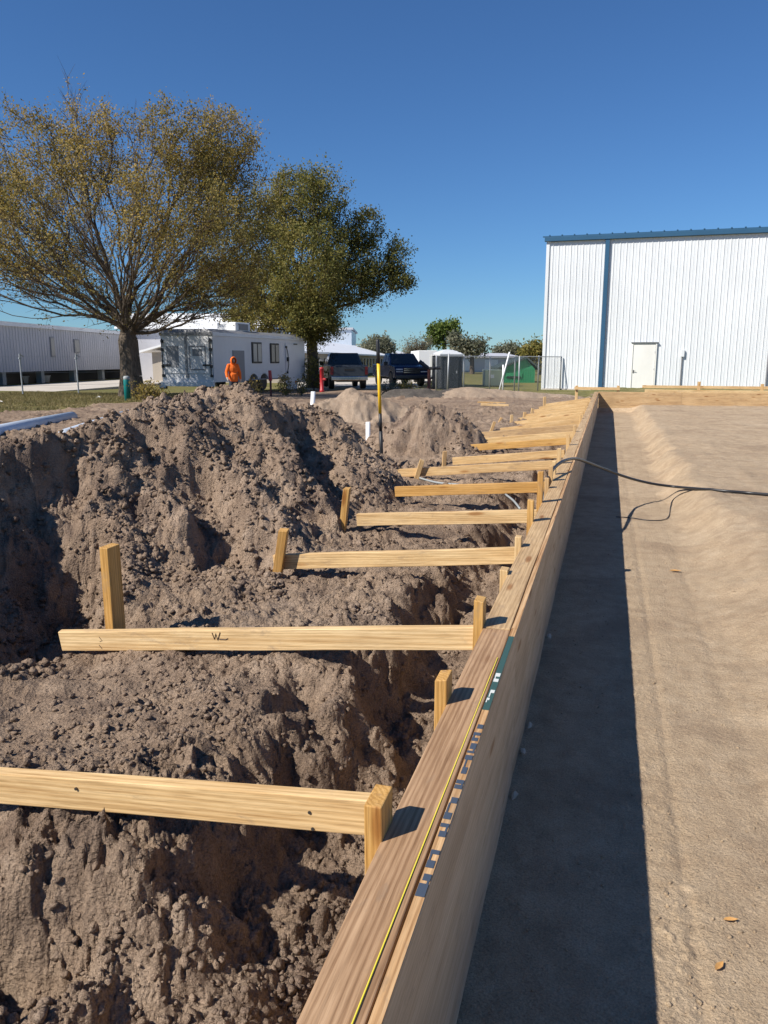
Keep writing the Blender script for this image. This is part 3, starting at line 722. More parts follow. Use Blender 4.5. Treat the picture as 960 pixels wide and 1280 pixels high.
def pvc(px, ytop, ybot, Y, r, lb, lean=(0, 0)):
    t = at_y(px, ytop, Y); g = gz(t.x+lean[0], t.y)
    b = MB(); V0 = Vector((t.x-lean[0], t.y, g-.3)); n = 14
    ring = [(r, 0), (r, 1), (r*.86, 1), (r*.86, .75)]
    d = (t-V0); path = [V0, t]; b.tube(path, r, n, 0, False)
    b.tube([t-d*.25, t], r*.86, n, 0, False)
    o_ = len(b.v)
    # rim
    k0 = n; k1 = 2*n+n
    b.f += [(k0+j, k0+(j+1) % n, k1+(j+1) % n, k1+j) for j in range(n)]; b.m += [0]*n
    tag(b.build('pipe_stub', M['pvc'], None, 0, True), lb, 'pipe', 'white plastic pipe stubs standing in the dirt')
pvc(460, 527.5, 553, 11.3, .035, 'white pipe stub just left of the shovel handle')
pvc(427, 530, 541, 12.3, .055, 'short fat white pipe stub low in the dirt, left of the one beside the shovel')
pvc(391.5, 489.5, 513, 17.8, .055, 'tall leaning white pipe stub in front of the trailer end', (.05, 0))
# big pipes left
gA = at_z(-60, 553, .40); gB = at_z(90, 521.5, .32)
b = MB(); b.tube([gA, gA.lerp(gB, .5)+Vector((0, 0, .01)), gB], .125, 18); tag(b.build('drain_pipe', M['pvcgrey'], None, 0, True), 'near one of two long pale blue-grey pipes lying behind the dirt pile', 'pipe', 'long pipes lying on the ground')
off = Vector((-.25, .25, .0)); b = MB(); b.tube([gA+off+Vector((1.2, 1.0, .0)), gB+off+Vector((.9, .9, 0))], .11, 18)
tag(b.build('drain_pipe', M['pvcgrey'], None, 0, True), 'far one of two long pale blue-grey pipes lying behind the dirt pile', 'pipe', 'long pipes lying on the ground')
# hose over the form
hp = [at_y(672, 640, 6.1), at_y(682, 612, 6.25), at_y(688, 592, 6.4), at_y(697, 581, 6.7), at_y(708, 575, 7.0), at_y(720, 573.5, 7.4), at_y(733, 577.5, 7.8), at_y(755, 586, 8.3),
      at_y(785, 597, 8.75), at_y(815, 604.5, 9.1), at_y(845, 608.5, 9.2)]
hp[0].z = gz(hp[0].x, hp[0].y)+.02
for px, py in ((875, 611), (905, 613.5), (935, 616), (965, 618.5)):
    z = .25
    for _ in range(8): p = at_z(px, py, z); z = .5*z+.5*(gz(p.x, p.y)+.02)
    hp.append(p)
def smooth_path(P, n=8):
    out = []
    for i in range(len(P)-1):
        p0 = P[max(i-1, 0)]; p1 = P[i]; p2 = P[i+1]; p3 = P[min(i+2, len(P)-1)]
        for k in range(n):
            t = k/n; out.append(.5*((2*p1)+(p2-p0)*t+(2*p0-5*p1+4*p2-p3)*t*t+(3*p1-p0-3*p2+p3)*t**3))
    return out+[P[-1]]
hp.append(hp[-1]+(hp[-1]-hp[-2])*3)
hs = smooth_path(hp)
for v in hs:
    if v.x > .3: v.z = max(v.z, gz(v.x, v.y)+.012)
b = MB(); b.tube(hs, .0145, 8); tag(b.build('hose', M['hose'], None, 0, True), 'black hose arching over the form wall and lying across the sandy pad', 'hose')
wp = []
for px, py in ((868, 612), (852, 617), (841, 625), (838, 634), (836, 645), (828, 650), (808, 650), (788, 647), (770, 646)):
    z = .1
    for _ in range(8): p = at_z(px, py, z); z = .5*z+.5*(gz(p.x, p.y)+.008)
    wp.append(p)
b = MB(); b.tube(smooth_path(wp, 5), .0045, 6); tag(b.build('wire', M['hose'], None, 0, True), 'thin black wire trailing from the hose down onto the trench floor', 'wire')
# loose grey strips in the trench between braces
for k, (pts, lb) in enumerate(((((520, 596), (545, 603), (575, 606)), 'grey strap lying under the brace with two stakes'), (((632, 618), (642, 626), (650, 636)), 'grey strap end sticking out of the trench by the reddish stake'))):
    P = [at_z(x, y, .34 if k == 0 else .27) for x, y in pts]
    b = MB(); b.tube(smooth_path(P, 4), .011, 6); tag(b.build('strap', M['greycap'], None, 0, True), lb, 'strap', 'grey straps in the dirt')
# fallen leaves on the sand
for px, py, rz, lb in ((913, 1150, .3, 'faded orange fallen leaf, farther of two on the sand at the right'), (899, 1208, 1.0, 'bright orange fallen leaf, nearer of two on the sand at the right'), (844, 714, .2, 'curled pale dead leaf on the sand halfway along the trench')):
    p = at_z(px, py, .03 if py > 1000 else .02); z = gz(p.x, p.y)+.006; p = at_z(px, py, z); s = .017 if py > 1000 else .035
    b = MB(); out = [(-1.3, 0), (-.7, .38), (.1, .5), (.8, .28), (1.35, 0), (.8, -.28), (.1, -.5), (-.7, -.38)]
    vs = [(x*s, y*s, .25*s*abs(y)*2+.18*s*(x*x)*.5) for x, y in out]+[(x*s, y*s, .25*s*abs(y)*2+.18*s*(x*x)*.5-.0012) for x, y in out]
    vs += [(-.5*s, 0, 0), (.5*s, 0, 0)]
    b.add(vs, [(0, 1, 16), (1, 2, 16), (2, 17, 16), (2, 3, 17), (3, 4, 17), (4, 5, 17), (5, 6, 17), (6, 16, 17), (6, 7, 16), (7, 0, 16)])
    tag(b.build('fallen_leaf', M['leaf_dead'], None, 0, False, p, Quaternion((0, 0, 1), rz)), lb, 'leaf', 'fallen leaves on the sand')
# pale lumps added as painted sunlit dirt patches at the foot of the form
for px, py, s, lb in ((655, 902, .018, 'largest pale lump painted as sunlit dirt at the foot of the form wall'), (646, 935, .015, 'flat pale lump painted as sunlit dirt, just nearer than the largest one'), (634, 988, .017, 'long pale lump painted as sunlit dirt, nearest of those at the form wall'), (682, 792, .018, 'pale lump painted as sunlit dirt by the form wall, farthest of the row')):
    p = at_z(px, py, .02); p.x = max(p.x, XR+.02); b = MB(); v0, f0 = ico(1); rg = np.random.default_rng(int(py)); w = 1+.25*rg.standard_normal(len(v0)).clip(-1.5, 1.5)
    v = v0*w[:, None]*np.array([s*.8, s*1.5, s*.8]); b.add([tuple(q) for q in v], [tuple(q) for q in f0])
    tag(b.build('sunpatch', M['sunpatch'], None, 0, False, (p.x, p.y, gz(p.x, p.y)+s*.3)), lb, 'sunpatch', 'pale lumps painted as sunlit dirt along the form wall')
#PART3
# ------------------------------------------------------------------ white metal building
ZB = .02
def metal_building():
    c = at_z(677.5, 487, ZB); Y0 = c.y; X0 = c.x; top = at_y(686, 301, Y0).z; X1 = X0+30; D = 22
    root = empty('metal_building', (X0, Y0, ZB), 0, 'large white ribbed metal building with dark blue eave trim and a single door', 'building')
    H = top-ZB; W = X1-X0
    def cladding(L):
        pts = []; x = 0; p = .305
        pts.append((0, 0))
        while x+p <= L:
            pts += [(x+.10, 0), (x+.112, -.008), (x+.128, -.008), (x+.14, 0), (x+p-.05, 0), (x+p-.035, -.024), (x+p-.015, -.024), (x+p, 0)]; x += p
        pts.append((L, 0)); return pts
    pts = cladding(W); n = len(pts)
    b = MB(); vs = [(x, y, 0) for x, y in pts]+[(x, y, H) for x, y in pts]
    b.add(vs, [(i, i+1, n+i+1, n+i) for i in range(n-1)])
    b.build('front_wall', M['white_metal'], root)
    b = MB(); b.box((.02, D/2+.03, H/2), (.04, D, H)); b.box((W-.02, D/2+.03, H/2), (.04, D, H)); b.box((W/2, D, H/2), (W-.1, .04, H)); b.build('side_wall', M['white_metal'], root)
    b = MB(); b.hexa([(-.25, -.10, H+.16), (W+.1, -.10, H+.16), (W+.1, D/2, H+1.6), (-.25, D/2, H+1.6), (-.25, -.10, H+.22), (W+.1, -.10, H+.22), (W+.1, D/2, H+1.66), (-.25, D/2, H+1.66)])
    b.hexa([(-.25, D/2, H+1.6), (W+.1, D/2, H+1.6), (W+.1, D+.3, H+.16), (-.25, D+.3, H+.16), (-.25, D/2, H+1.66), (W+.1, D/2, H+1.66), (W+.1, D+.3, H+.22), (-.25, D+.3, H+.22)])
    x = .1
    while x < W: b.box((x, -.06, H+.245), (.07, .12, .05)); x += .62
    b.build('roof', M['blue_trim'], root)
    b = MB(); b.box((W/2-.05, -.10, H+.055), (W+.2, .16, .21)); b.box((W/2-.05, -.02, H-.035), (W+.14, .03, .05)); b.build('eave_trim', M['blue_trim'], root, .01)
    b = MB(); b.box((.03, -.025, H/2), (.16, .075, H-.02)); b.build('corner_trim', M['white_metal'], root, .008)
    def loc(px, py): p = at_y(px, py, Y0-.05); return p.x-X0, p.z-ZB
    x, z = loc(755, 390); b = MB(); b.box((x, -.09, H/2+.02), (.21, .10, H-.03))
    b.build('downspout', M['blue_trim'], root, .012)
    x0, _ = loc(790, 460); x1, _ = loc(818, 460); _, zt = loc(804, 430)
    f = MB(); fw = .06
    f.box((x0-fw/2, -.05, zt/2), (fw, .10, zt)); f.box((x1+fw/2, -.05, zt/2), (fw, .10, zt)); f.box(((x0+x1)/2, -.05, zt+fw/2), (x1-x0+2*fw, .10, fw))
    f.box(((x0+x1)/2, -.075, zt+fw+.02), (x1-x0+.22, .15, .035), None, 1)
    f.build('door_frame', [M['white_door'], M['trailer_grey']], root)
    d = MB(); d.box(((x0+x1)/2, -.045, zt/2), (x1-x0-.02, .05, zt-.02)); d = d.build('door', M['white_door'], root)
    h = MB(); h.box((x0+.07, -.08, .98), (.05, .02, .16)); h.tube([(x0+.07, -.08, 1.0), (x0+.07, -.13, 1.0), (x0+.18, -.13, 1.0)], .014, 8); h.build('handle', M['steel'], d)
    for zz in (.25, 1.1, 1.95): h = MB(); h.box((x1-.02, -.075, zz), (.03, .02, .1)); h.build('hinge', M['galv'], d)
    x, _ = loc(851.5, 460); _, z1 = loc(851, 446); _, z0 = loc(851, 437); b = MB(); b.tube([(x, -.07, .0), (x, -.07, z1)], .03, 8); b.build('conduit', M['trailer_grey'], root)
    b = MB(); b.box((x+.02, -.08, (z0+z1)/2), (.16, .10, abs(z1-z0))); b.build('meter_box', M['white_metal'], root, .01)
    x, _ = loc(957, 480); _, z1 = loc(957, 436); b = MB(); b.tube([(x, -.08, 0), (x, -.08, z1)], .04, 8); b.build('standpipe', M['trailer_grey'], root)
    b = MB(); b.box((W/2, -.02, .02), (W, .12, .10)); b.build('footing', M['road'], root)
    return X0, Y0
BX, BY = metal_building()
# weeds at its foot
def weed(px, py, h, n, lb, spread=.35):
    p = at_z(px, py, ZB+.02); rng = random.Random(px); b = MB(); g = MB()
    for k in range(n):
        a = rng.uniform(0, 6.28); s = rng.uniform(.3, 1); q = [Vector((0, 0, 0)), Vector((math.cos(a)*spread*s*.4, math.sin(a)*spread*s*.3, h*.5*rng.uniform(.7, 1))), Vector((math.cos(a)*spread*s, math.sin(a)*spread*s*.6, h*rng.uniform(.6, 1)))]
        b.tube(q, [.012, .008, .004], 4)
        for _ in range(3):
            c = q[1].lerp(q[2], rng.random()); v = Vector((rng.uniform(-1, 1), rng.uniform(-1, 1), rng.uniform(-.3, 1))).normalized()*.09; w = v.orthogonal().normalized()*.03
            g.add([c, c+v*.5+w, c+v, c+v*.5-w], [(0, 1, 2, 3)])
    root = empty('weed', p, 0, lb, 'weed', 'weeds at the foot of the buildings'); b.build('stem', M['bark'], root); g.build('foliage', M['leaf_grey'], root)
weed(736, 486, 1.5, 16, 'sparse leggy weed beside the blue downspout', .75)
weed(783, 486.5, .5, 8, 'low weed at the foot of the white door'); weed(893, 484, .55, 10, 'low weed behind the long planks at the white wall', .5)

# ------------------------------------------------------------------ left: long raised building, road, fence
dv = ray(575, 450); DV = Vector((dv.x, dv.y, 0)).normalized(); rzl = math.atan2(DV.y, DV.x)
def long_building():
    p0 = at_z(0, 482, ZB); L0, L1 = -14.0, 60.0
    zt = at_d(0, 402, (p0-CAM).dot(Hd)).z-ZB; zb = at_d(0, 465.5, (p0-CAM).dot(Hd)).z-ZB
    root = empty('raised_building', p0, rzl, 'long pale grey building raised on short piers, behind the road at the left', 'building')
    b = MB(); pts = []; x = L0
    while x < L1: pts += [(x, 0), (x+.22, 0), (x+.24, -.03), (x+.30, -.03), (x+.32, 0)]; x += .34
    n = len(pts); b.add([(x, y, zb) for x, y in pts]+[(x, y, zt-.18) for x, y in pts], [(i, i+1, n+i+1, n+i) for i in range(n-1)])
    b.box(((L0+L1)/2, 4.0, (zb+zt)/2), (L1-L0, 7.8, zt-zb-.2)); b.build('wall', M['grey_steel'], root)
    b = MB(); b.box(((L0+L1)/2, -.08, zt-.10), (L1-L0+.3, .2, .2)); b.build('fascia', M['white_roof'], root)
    b = MB(); b.hexa([(L0, -.2, zt), (L1, -.2, zt), (L1, 8.2, zt+.3), (L0, 8.2, zt+.3), (L0, -.2, zt+.06), (L1, -.2, zt+.06), (L1, 8.2, zt+.36), (L0, 8.2, zt+.36)]); b.build('roof', M['white_roof'], root)
    b = MB(); b.box(((L0+L1)/2, 1.2, zb/2), (L1-L0, .1, zb)); b.build('underfloor_shade', M['black'], root)  # black sheet paints the shade beneath the raised floor
    x = L0+1
    while x < 45:
        b = MB(); b.box((x, .35, zb/2), (.4, .4, zb)); b.build('pier', M['greycap'], root); x += 4.6
    for (x0, x1, y0, y1) in ((61, 68.5, 421, 446), (91, 99, 424, 441), (177, 184, 433, 448)):
        a = at_on(p0, x0, y0, x1, y1); 
        w = MB(); w.box(((a[0]+a[1])/2, -.05, (a[2]+a[3])/2), (a[1]-a[0], .06, a[3]-a[2])); w = w.build('window', M['trailer_grey'], root)
        g = MB(); g.box(((a[0]+a[1])/2, -.085, (a[2]+a[3])/2), ((a[1]-a[0])*.8, .02, (a[3]-a[2])*.86)); g.build('pane', M['curtain'], w)
    return p0
def at_on(p0, x0, y0, x1, y1):
    nrm = Vector((DV.y, -DV.x, 0)); out = []
    for x, y in ((x0, y0), (x1, y1)):
        r_ = ray(x, y); P = CAM+r_*((p0-CAM).dot(nrm)/r_.dot(nrm)); out.append(((P-p0).dot(DV), P.z-p0.z))
    (a, za), (b, zb_) = out; return min(a, b), max(a, b), min(za, zb_), max(za, zb_)
LB = long_building()
for px, py, lb in ((27, 473, 'white tub under the raised building, left of the first fence post'), (54, 472, 'small white tub under the raised building, between the two fence posts')):
    p = at_z(px, py+6, ZB); b = MB(); b.lathe([(.42, 0), (.5, .42), (.54, .44), (.54, .48), (.46, .48), (.42, .1)], 14); tag(b.build('tub', M['pvc'], None, 0, True, p), lb, 'tub', 'tubs under the raised building')
def strip(name, pts, z0, z1, m):
    b = MB(); n = len(pts); b.prism([(p.x, p.y) for p in pts], z0, z1, 'z'); o = b.build(name, m); return tag(o, None, None, None, 'structure')
e0 = at_z(0, 494.6, .14); e1 = at_z(0, 484.0, .10)
strip('road', [e0-DV*40, e0+DV*46, e1+DV*46, e1-DV*40], .0, .145, M['road'])
q = [at_z(372, 487, .05), at_z(520, 485, .05), at_z(545, 473, .05), at_z(372, 471, .05)]
strip('parking_lot', q, -.1, .06, M['road'])
def fence(name, A, B, n, h, lb, rail=True, off=.0):
    A = Vector(A); B = Vector(B); d = B-A; L = d.length; rz = math.atan2(d.y, d.x)
    root = empty('chain_link_fence', A, rz, lb, 'fence')
    for i in range(n):
        x = L*i/(n-1); b = MB(); b.tube([(x, 0, -.1), (x, 0, h), (x, 0, h+.03)], [.034, .034, .02], 8); b.build('post', M['galv'], root, 0, True)
    if rail:
        b = MB(); b.tube([(0, 0, h-.03), (L, 0, h-.03)], .024, 8); b.build('top_rail', M['galv'], root)
    b = MB(); b.add([(0, -.03, .05), (L, -.03, .05), (L, -.03, h-.05), (0, -.03, h-.05)], [(0, 1, 2, 3)]); b.build('wire_mesh', M['link'], root)
    return root
fa = at_z(29, 496, .2); fb = at_z(98.5, 493.5, .2); dd = (fb-fa); fA = fa-dd*1.0; fB = fb+dd*1.6
fl = empty('wire_fence', fa, math.atan2(dd.y, dd.x), 'thin galvanised fence along the grass verge in front of the left road, with slender posts', 'fence')
for k in range(-1, 3):
    b = MB(); x = dd.length*k; b.tube([(x, 0, -.1), (x, 0, 1.62)], .03, 8); b.tube([(x, 0, 1.6), (x+.16, 0, 1.5)], .02, 6); b.box((x, 0, 1.45), (.09, .09, .06)); b.build('post', M['galv'], fl)
for zz in (.4, .9, 1.5):
    b = MB(); b.tube([(-dd.length, 0, zz), (dd.length*2, 0, zz)], .005, 4); b.build('wire', M['galv'], fl)
# teal marker at the trunk
p = at_z(160, 504, .23); b = MB(); root = empty('marker_post', p, 0, 'teal plastic marker post with pale grey cap in front of the tree trunk', 'marker post')
hh = at_d(160, 471, (p-CAM).dot(Hd)).z-p.z
b.lathe([(.10, -.1), (.10, hh*.88), (.095, hh*.9)], 14); b.build('sleeve', M['teal'], root, 0, True); b = MB(); b.lathe([(.096, hh*.9), (.10, hh*.91), (.10, hh), (.05, hh+.03)], 14); b.build('cap', M['greycap'], root, 0, True)
for px, py, lb in ((1, 504, 'crumpled white litter on the grass at the left picture edge'), (123.5, 498, 'crumpled white litter on the grass near the tree trunk')):
    p = at_z(px, py, .27); v0, f0 = ico(2); rg = np.random.default_rng(int(px)); w = 1+.3*rg.standard_normal(len(v0)).clip(-1.5, 1.5); b = MB()
    b.add([tuple(q) for q in v0*w[:, None]*np.array([.11, .08, .07])], [tuple(q) for q in f0]); tag(b.build('litter', M['pvc'], None, 0, False, p), lb, 'litter', 'white litter on the grass')

# white-roofed building behind the trailer
def behind():
    p = at_z(326, 470, ZB); dep = (p-CAM).dot(Hd); dep = 58
    a = at_d(150, 410, dep); b_ = at_d(333, 410, dep); zt = at_d(240, 391, dep).z; zm = at_d(300, 411, dep).z
    d = b_-a; rz = math.atan2(d.y, d.x); L = Vector((d.x, d.y)).length
    root = empty('flat_roof_building', (a.x, a.y, ZB), rz, 'white building with a broad sunlit white roof edge, seen above the trailer through the tree', 'building')
    b = MB(); b.box((L/2, 6, (zm-ZB)/2), (L, 12, zm-ZB)); b.build('wall', M['grey_steel'], root)
    b = MB(); b.hexa([(-.3, -.4, zm-ZB), (L+.3, -.4, zm-ZB), (L+.3, 12, zm-ZB), (-.3, 12, zm-ZB), (-.3, .6, zt-ZB), (L-.6, .6, zt-ZB), (L-.6, 11, zt-ZB), (-.3, 11, zt-ZB)]); b.build('roof', M['white_roof'], root)
    g = at_d(150+0, 400, dep-3)
    return
behind()
def gable_building():
    a = at_d(384, 441, 60); dirv = ray(600, 450); dvv = Vector((dirv.x, dirv.y, 0)).normalized(); rz = math.atan2(dvv.y, dvv.x)
    zr = 3.55; L = 115
    root = empty('long_white_building', (a.x, a.y, ZB), rz, 'long low building with sloping pale metal roof and dark windows, behind the pickups', 'building')
    ze = a.z-ZB; zr = zr-ZB
    b = MB(); b.box((L/2-6, 5, ze/2), (L, 9.6, ze)); b.build('wall', M['beige'], root)
    b = MB(); b.hexa([(-6.5, -.5, ze-.05), (L-5.5, -.5, ze-.05), (L-5.5, 5, zr), (-6.5, 5, zr), (-6.5, -.5, ze+.1), (L-5.5, -.5, ze+.1), (L-5.5, 5, zr+.1), (-6.5, 5, zr+.1)])
    b.hexa([(-6.5, 5, zr), (L-5.5, 5, zr), (L-5.5, 10.5, ze-.05), (-6.5, 10.5, ze-.05), (-6.5, 5, zr+.1), (L-5.5, 5, zr+.1), (L-5.5, 10.5, ze+.1), (-6.5, 10.5, ze+.1)]); b.build('roof', M['white_roof'], root)
    x = -5
    while x < 70:
        w = MB(); w.box((x, .16, ze*.58), (1.0, .1, ze*.45)); w.build('window', M['glass'], root)
        x += 2.6
gable_building()
a = at_d(404, 432, 120); bb = at_d(439.5, 432, 120); zt = at_d(439, 412, 120).z; d = bb-a
root = empty('grey_hall', (a.x, a.y, ZB), math.atan2(d.y, d.x), 'tall pale blue-grey hall rising behind the long low building', 'building')
L = Vector((d.x, d.y)).length+6; b = MB(); b.box((L/2-6, 10, (zt-ZB)/2), (L, 20, zt-ZB)); b.build('wall', M['pvcgrey'], root)
b = MB(); b.box((L/2-6, 10, zt-ZB+.15), (L+.5, 20.5, .3)); b.build('roof', M['grey_steel'], root)
b = MB(); b.hexa([(L-6, 0, 0), (L-3.8, 0, 0), (L-3.8, 20, 0), (L-6, 20, 0), (L-6, 0, (zt-ZB)*.60), (L-3.8, 0, (zt-ZB)*.50), (L-3.8, 20, (zt-ZB)*.50), (L-6, 20, (zt-ZB)*.60)]); b.build('lean_to', M['truck_grey'], root)

# ------------------------------------------------------------------ trailer
def wheel(root, x, y, r, w, ax='x'):
    t = MB(); prof = [(r*.62, -w/2), (r*.93, -w/2), (r, -w*.3), (r, w*.3), (r*.93, w/2), (r*.62, w/2)]
    t.lathe(prof, 22); rot = Quaternion((0, 1, 0), R(90)) if ax == 'x' else Quaternion((1, 0, 0), R(90))
    wh = empty('wheel', (x, y, r)); wh.parent = root; wh.rotation_mode = 'QUATERNION'; wh.rotation_quaternion = rot
    t.build('tyre', M['black'], wh, 0, False)
    m_ = MB(); m_.lathe([(.05, -w*.42), (r*.25, -w*.42), (r*.6, -w*.35), (r*.62, -w*.45), (r*.64, -w*.3), (r*.64, w*.3), (r*.62, w*.45), (r*.6, w*.35), (r*.25, w*.42), (.05, w*.42)], 18); m_.build('rim', M['galv'], wh)
def trailer():
    c = at_d(268, 480, 33); c.z = .17; rz = R(-4.3); root = empty('cargo_trailer', c, rz, 'white enclosed cargo trailer with dark windows and tandem wheels, parked under the tree', 'trailer')
    q = Quaternion((0, 0, 1), rz); ex = q @ Vector((1, 0, 0)); ey = q @ Vector((0, 1, 0))
    W, L, z0, z1 = 2.6, 8.7, .48, 2.56
    def side(px, py):
        r_ = ray(px, py); P = CAM+r_*((c-CAM).dot(ex)/r_.dot(ex)); return (P-c).dot(ey), P.z-c.z
    def rear(px, py):
        r_ = ray(px, py); P = CAM+r_*((c-CAM).dot(ey)/r_.dot(ey)); return (P-c).dot(ex), P.z-c.z
    b = MB()
    # side shell with two wheel arches
    wy0, _ = side(318, 488); wy1, _ = side(331, 488); rw = .43
    prof = [(0, z0)]
    for wy in (wy0, wy1):
        prof += [(wy+rw*math.cos(t), max(z0, .36+rw*math.sin(t))) for t in [math.pi-k*math.pi/10 for k in range(11)] if .36+rw*math.sin(t) > z0]
    prof += [(L, z0), (L, z1), (0, z1)]
    b.prism(prof, -W, 0, 'x'); b.build('body', M['trailer'], root, .01)
    b = MB(); b.hexa([(-W-.03, -.03, z1), (.03, -.03, z1), (.03, L+.03, z1), (-W-.03, L+.03, z1), (-W+.3, .05, z1+.14), (-.3, .05, z1+.14), (-.3, L-.05, z1+.14), (-W+.3, L-.05, z1+.14)]); b.build('roof', M['trailer_grey'], root)
    b = MB(); b.box((.02, L/2, z1-.08), (.05, L+.06, .15)); b.build('side_rail', M['white_metal'], root, .01)
    b = MB(); b.box((-W/2, -.03, z1-.06), (W+.06, .05, .12)); b.build('rear_header', M['trailer_grey'], root)
    for px in (192+3, 266):
        x, _ = rear(px, 450); x = max(-W+.1, min(-.08, x)); b = MB(); b.tube([(x, -.07, .7), (x, -.07, z1-.25)], .022, 6)
        for zz in (.75, 1.15, 1.85, 2.2): b.box((x, -.06, zz), (.09, .08, .12))
        b.box((x+(.18 if x < -1 else -.2), -.06, 1.2), (.4, .05, .07)); b.build('lock_bar', M['black'], root)
    for x0, x1 in ((-W+.18, -W/2-.05), (-W/2+.03, -.18)):
        b = MB(); b.box(((x0+x1)/2, -.02, 1.62), (x1-x0, .04, 1.55)); dd_ = b.build('rear_door', M['trailer'], root, .01)
    b = MB()
    x0, za = rear(237, 433); x1, zb_ = rear(258, 462)
    for s, (cx, cz, dx, dz) in enumerate((((x0+x1)/2, za, x1-x0, .06), ((x0+x1)/2, zb_, x1-x0, .06), (x0, (za+zb_)/2, .06, za-zb_), (x1, (za+zb_)/2, .06, za-zb_), ((x0+x1)/2, za-.25, (x1-x0)*.6, .3))): b.box((cx, -.045, cz), (dx, .012, dz))
    b.build('door_emblem', M['trailer_grey'], root)
    b = MB(); b.box((-W/2-.01, -.05, 1.55), (.10, .03, 1.75)); b.build('centre_post', M['trailer_grey'], root)
    b = MB(); b.box((-W*.77, -.045, 1.55), (.62, .012, .9)); b.build('door_panel', M['trailer_grey'], root)
    b = MB(); b.box((-W/2, -.05, .40), (W+.04, .12, .20)); b.build('bumper', M['trailer'], root, .01)
    x, z = rear(205, 482); f = MB(); f.box((x, -.06, z), (.42, .05, .26)); f = f.build('lamp_bracket', M['black'], root); g = MB(); g.box((x, -.09, z), (.32, .03, .16)); g.build('lens', M['lamp_clear'], f)
    for (x0, y0, x1, y1, m) in ((314, 427.5, 327, 454, 'curtain'), (337, 429, 348.5, 454, 'glass')):
        a0, zt = side(x0, y0); a1, zb_ = side(x1, y1); f = MB(); f.box((.02, (a0+a1)/2, (zt+zb_)/2), (.05, a1-a0, zt-zb_)); f = f.build('window', M['black'], root, .02)
        w = (a1-a0)
        for s in (-1, 1): 
            g = MB(); g.box((.05, (a0+a1)/2+s*w*.235, (zt+zb_)/2), (.02, w*.36, (zt-zb_)*.84)); g.build('pane', M[m], f)
    a0, zt = side(290.5, 438); a1, zb_ = side(306, 478); b = MB(); b.box((.015, (a0+a1)/2, (zt+zb_)/2), (.03, a1-a0, zt-zb_)); b.build('side_hatch', M['trailer_grey'], root)
    a0, zt = side(356, 429); a1, zb_ = side(371, 486); d_ = MB(); d_.box((.015, (a0+a1)/2, (zt+zb_)/2), (.035, a1-a0, zt-zb_)); d_ = d_.build('side_door', M['trailer'], root, .012)
    h = MB(); h.tube([(.06, a0+.05, 2.05), (.10, a0+.12, 1.7), (.10, a0+.18, 1.2), (.06, a0+.12, .8)], .02, 6); h.box((.05, a0+.05, 2.05), (.06, .1, .1)); h.box((.06, a0+.16, 1.45), (.08, .14, .2)); h.box((.05, a0+.12, .8), (.06, .12, .1)); h.build('grab_bar', M['black'], d_)
    h = MB(); h.box((.05, a1-.15, 2.2), (.05, .35, .05)); h.build('door_holdback', M['black'], d_)
    a, z = side(369, 477); b = MB(); b.box((.03, a, z), (.04, .16, .10)); b.build('marker_lamp', M['lamp_amber'], root)
    b = MB(); b.box((.02, L*.55, z0+.05), (.04, L*.42, .05)); b.build('sill_trim', M['trailer_grey'], root)
    for wy in (wy0, wy1):
        wheel(root, -.16, wy, .36, .22); wheel(root, -W+.16, wy, .36, .22)
    # tongue at the far end
    b = MB(); b.tube([(-.5, L, .5), (-W/2, L+1.3, .5)], .05, 6); b.tube([(-W+.5, L, .5), (-W/2, L+1.3, .5)], .05, 6); b.tube([(-W/2, L+1.0, 0), (-W/2, L+1.0, .95)], .04, 8); b.box((-W/2, L+.45, .75), (.7, .4, .45)); b.build('tongue', M['black'], root)
    # rooftop unit
    p = MB(); p.box((-.95, 3.3, z1+.33), (1.0, 1.3, .40)); p = p.build('rooftop_unit', M['white_roof'], root, .05); g = MB(); g.box((-.44, 3.3, z1+.33), (.03, .8, .26)); g.build('grille', M['trailer_grey'], p)
    return c, ex, ey
TR = trailer()
# a slim post with a red top in front of its wheels
p = at_d(338.5, 488, 30); g = gz(p.x, p.y); b = MB(); root = empty('slim_post', (p.x, p.y, g), 0, 'slim dark post with a red top standing in front of the trailer wheels', 'post')
t = at_d(337.5, 463, 30).z-g; tm = at_d(338, 476, 30).z-g; b.tube([(0, 0, -.2), (0, 0, tm)], .045, 8); b.build('shaft', M['rust'], root); b = MB(); b.tube([(0, 0, tm), (-.02, 0, t)], [.075, .065], 8); b.box((0, -.07, (tm+t)/2), (.10, .01, .16), None, 0); b.build('top', M['red'], root)
# red standpipe
p = at_z(402.5, 489, .08); dep = (p-CAM).dot(Hd); t = at_d(401.5, 459, dep).z-p.z
root = empty('standpipe', p, 0, 'red fire standpipe left of the grey pickup tailgate', 'standpipe'); b = MB(); b.lathe([(.12, -.1), (.12, .06), (.095, .08), (.095, t*.9), (.105, t*.91), (.105, t*.97), (.06, t), (.01, t)], 14); b.build('barrel', M['red'], root, 0, True)
b = MB(); b.tube([(.0, 0, t*.5), (.22, -.05, t*.5)], .06, 10); b.build('outlet', M['red'], root)

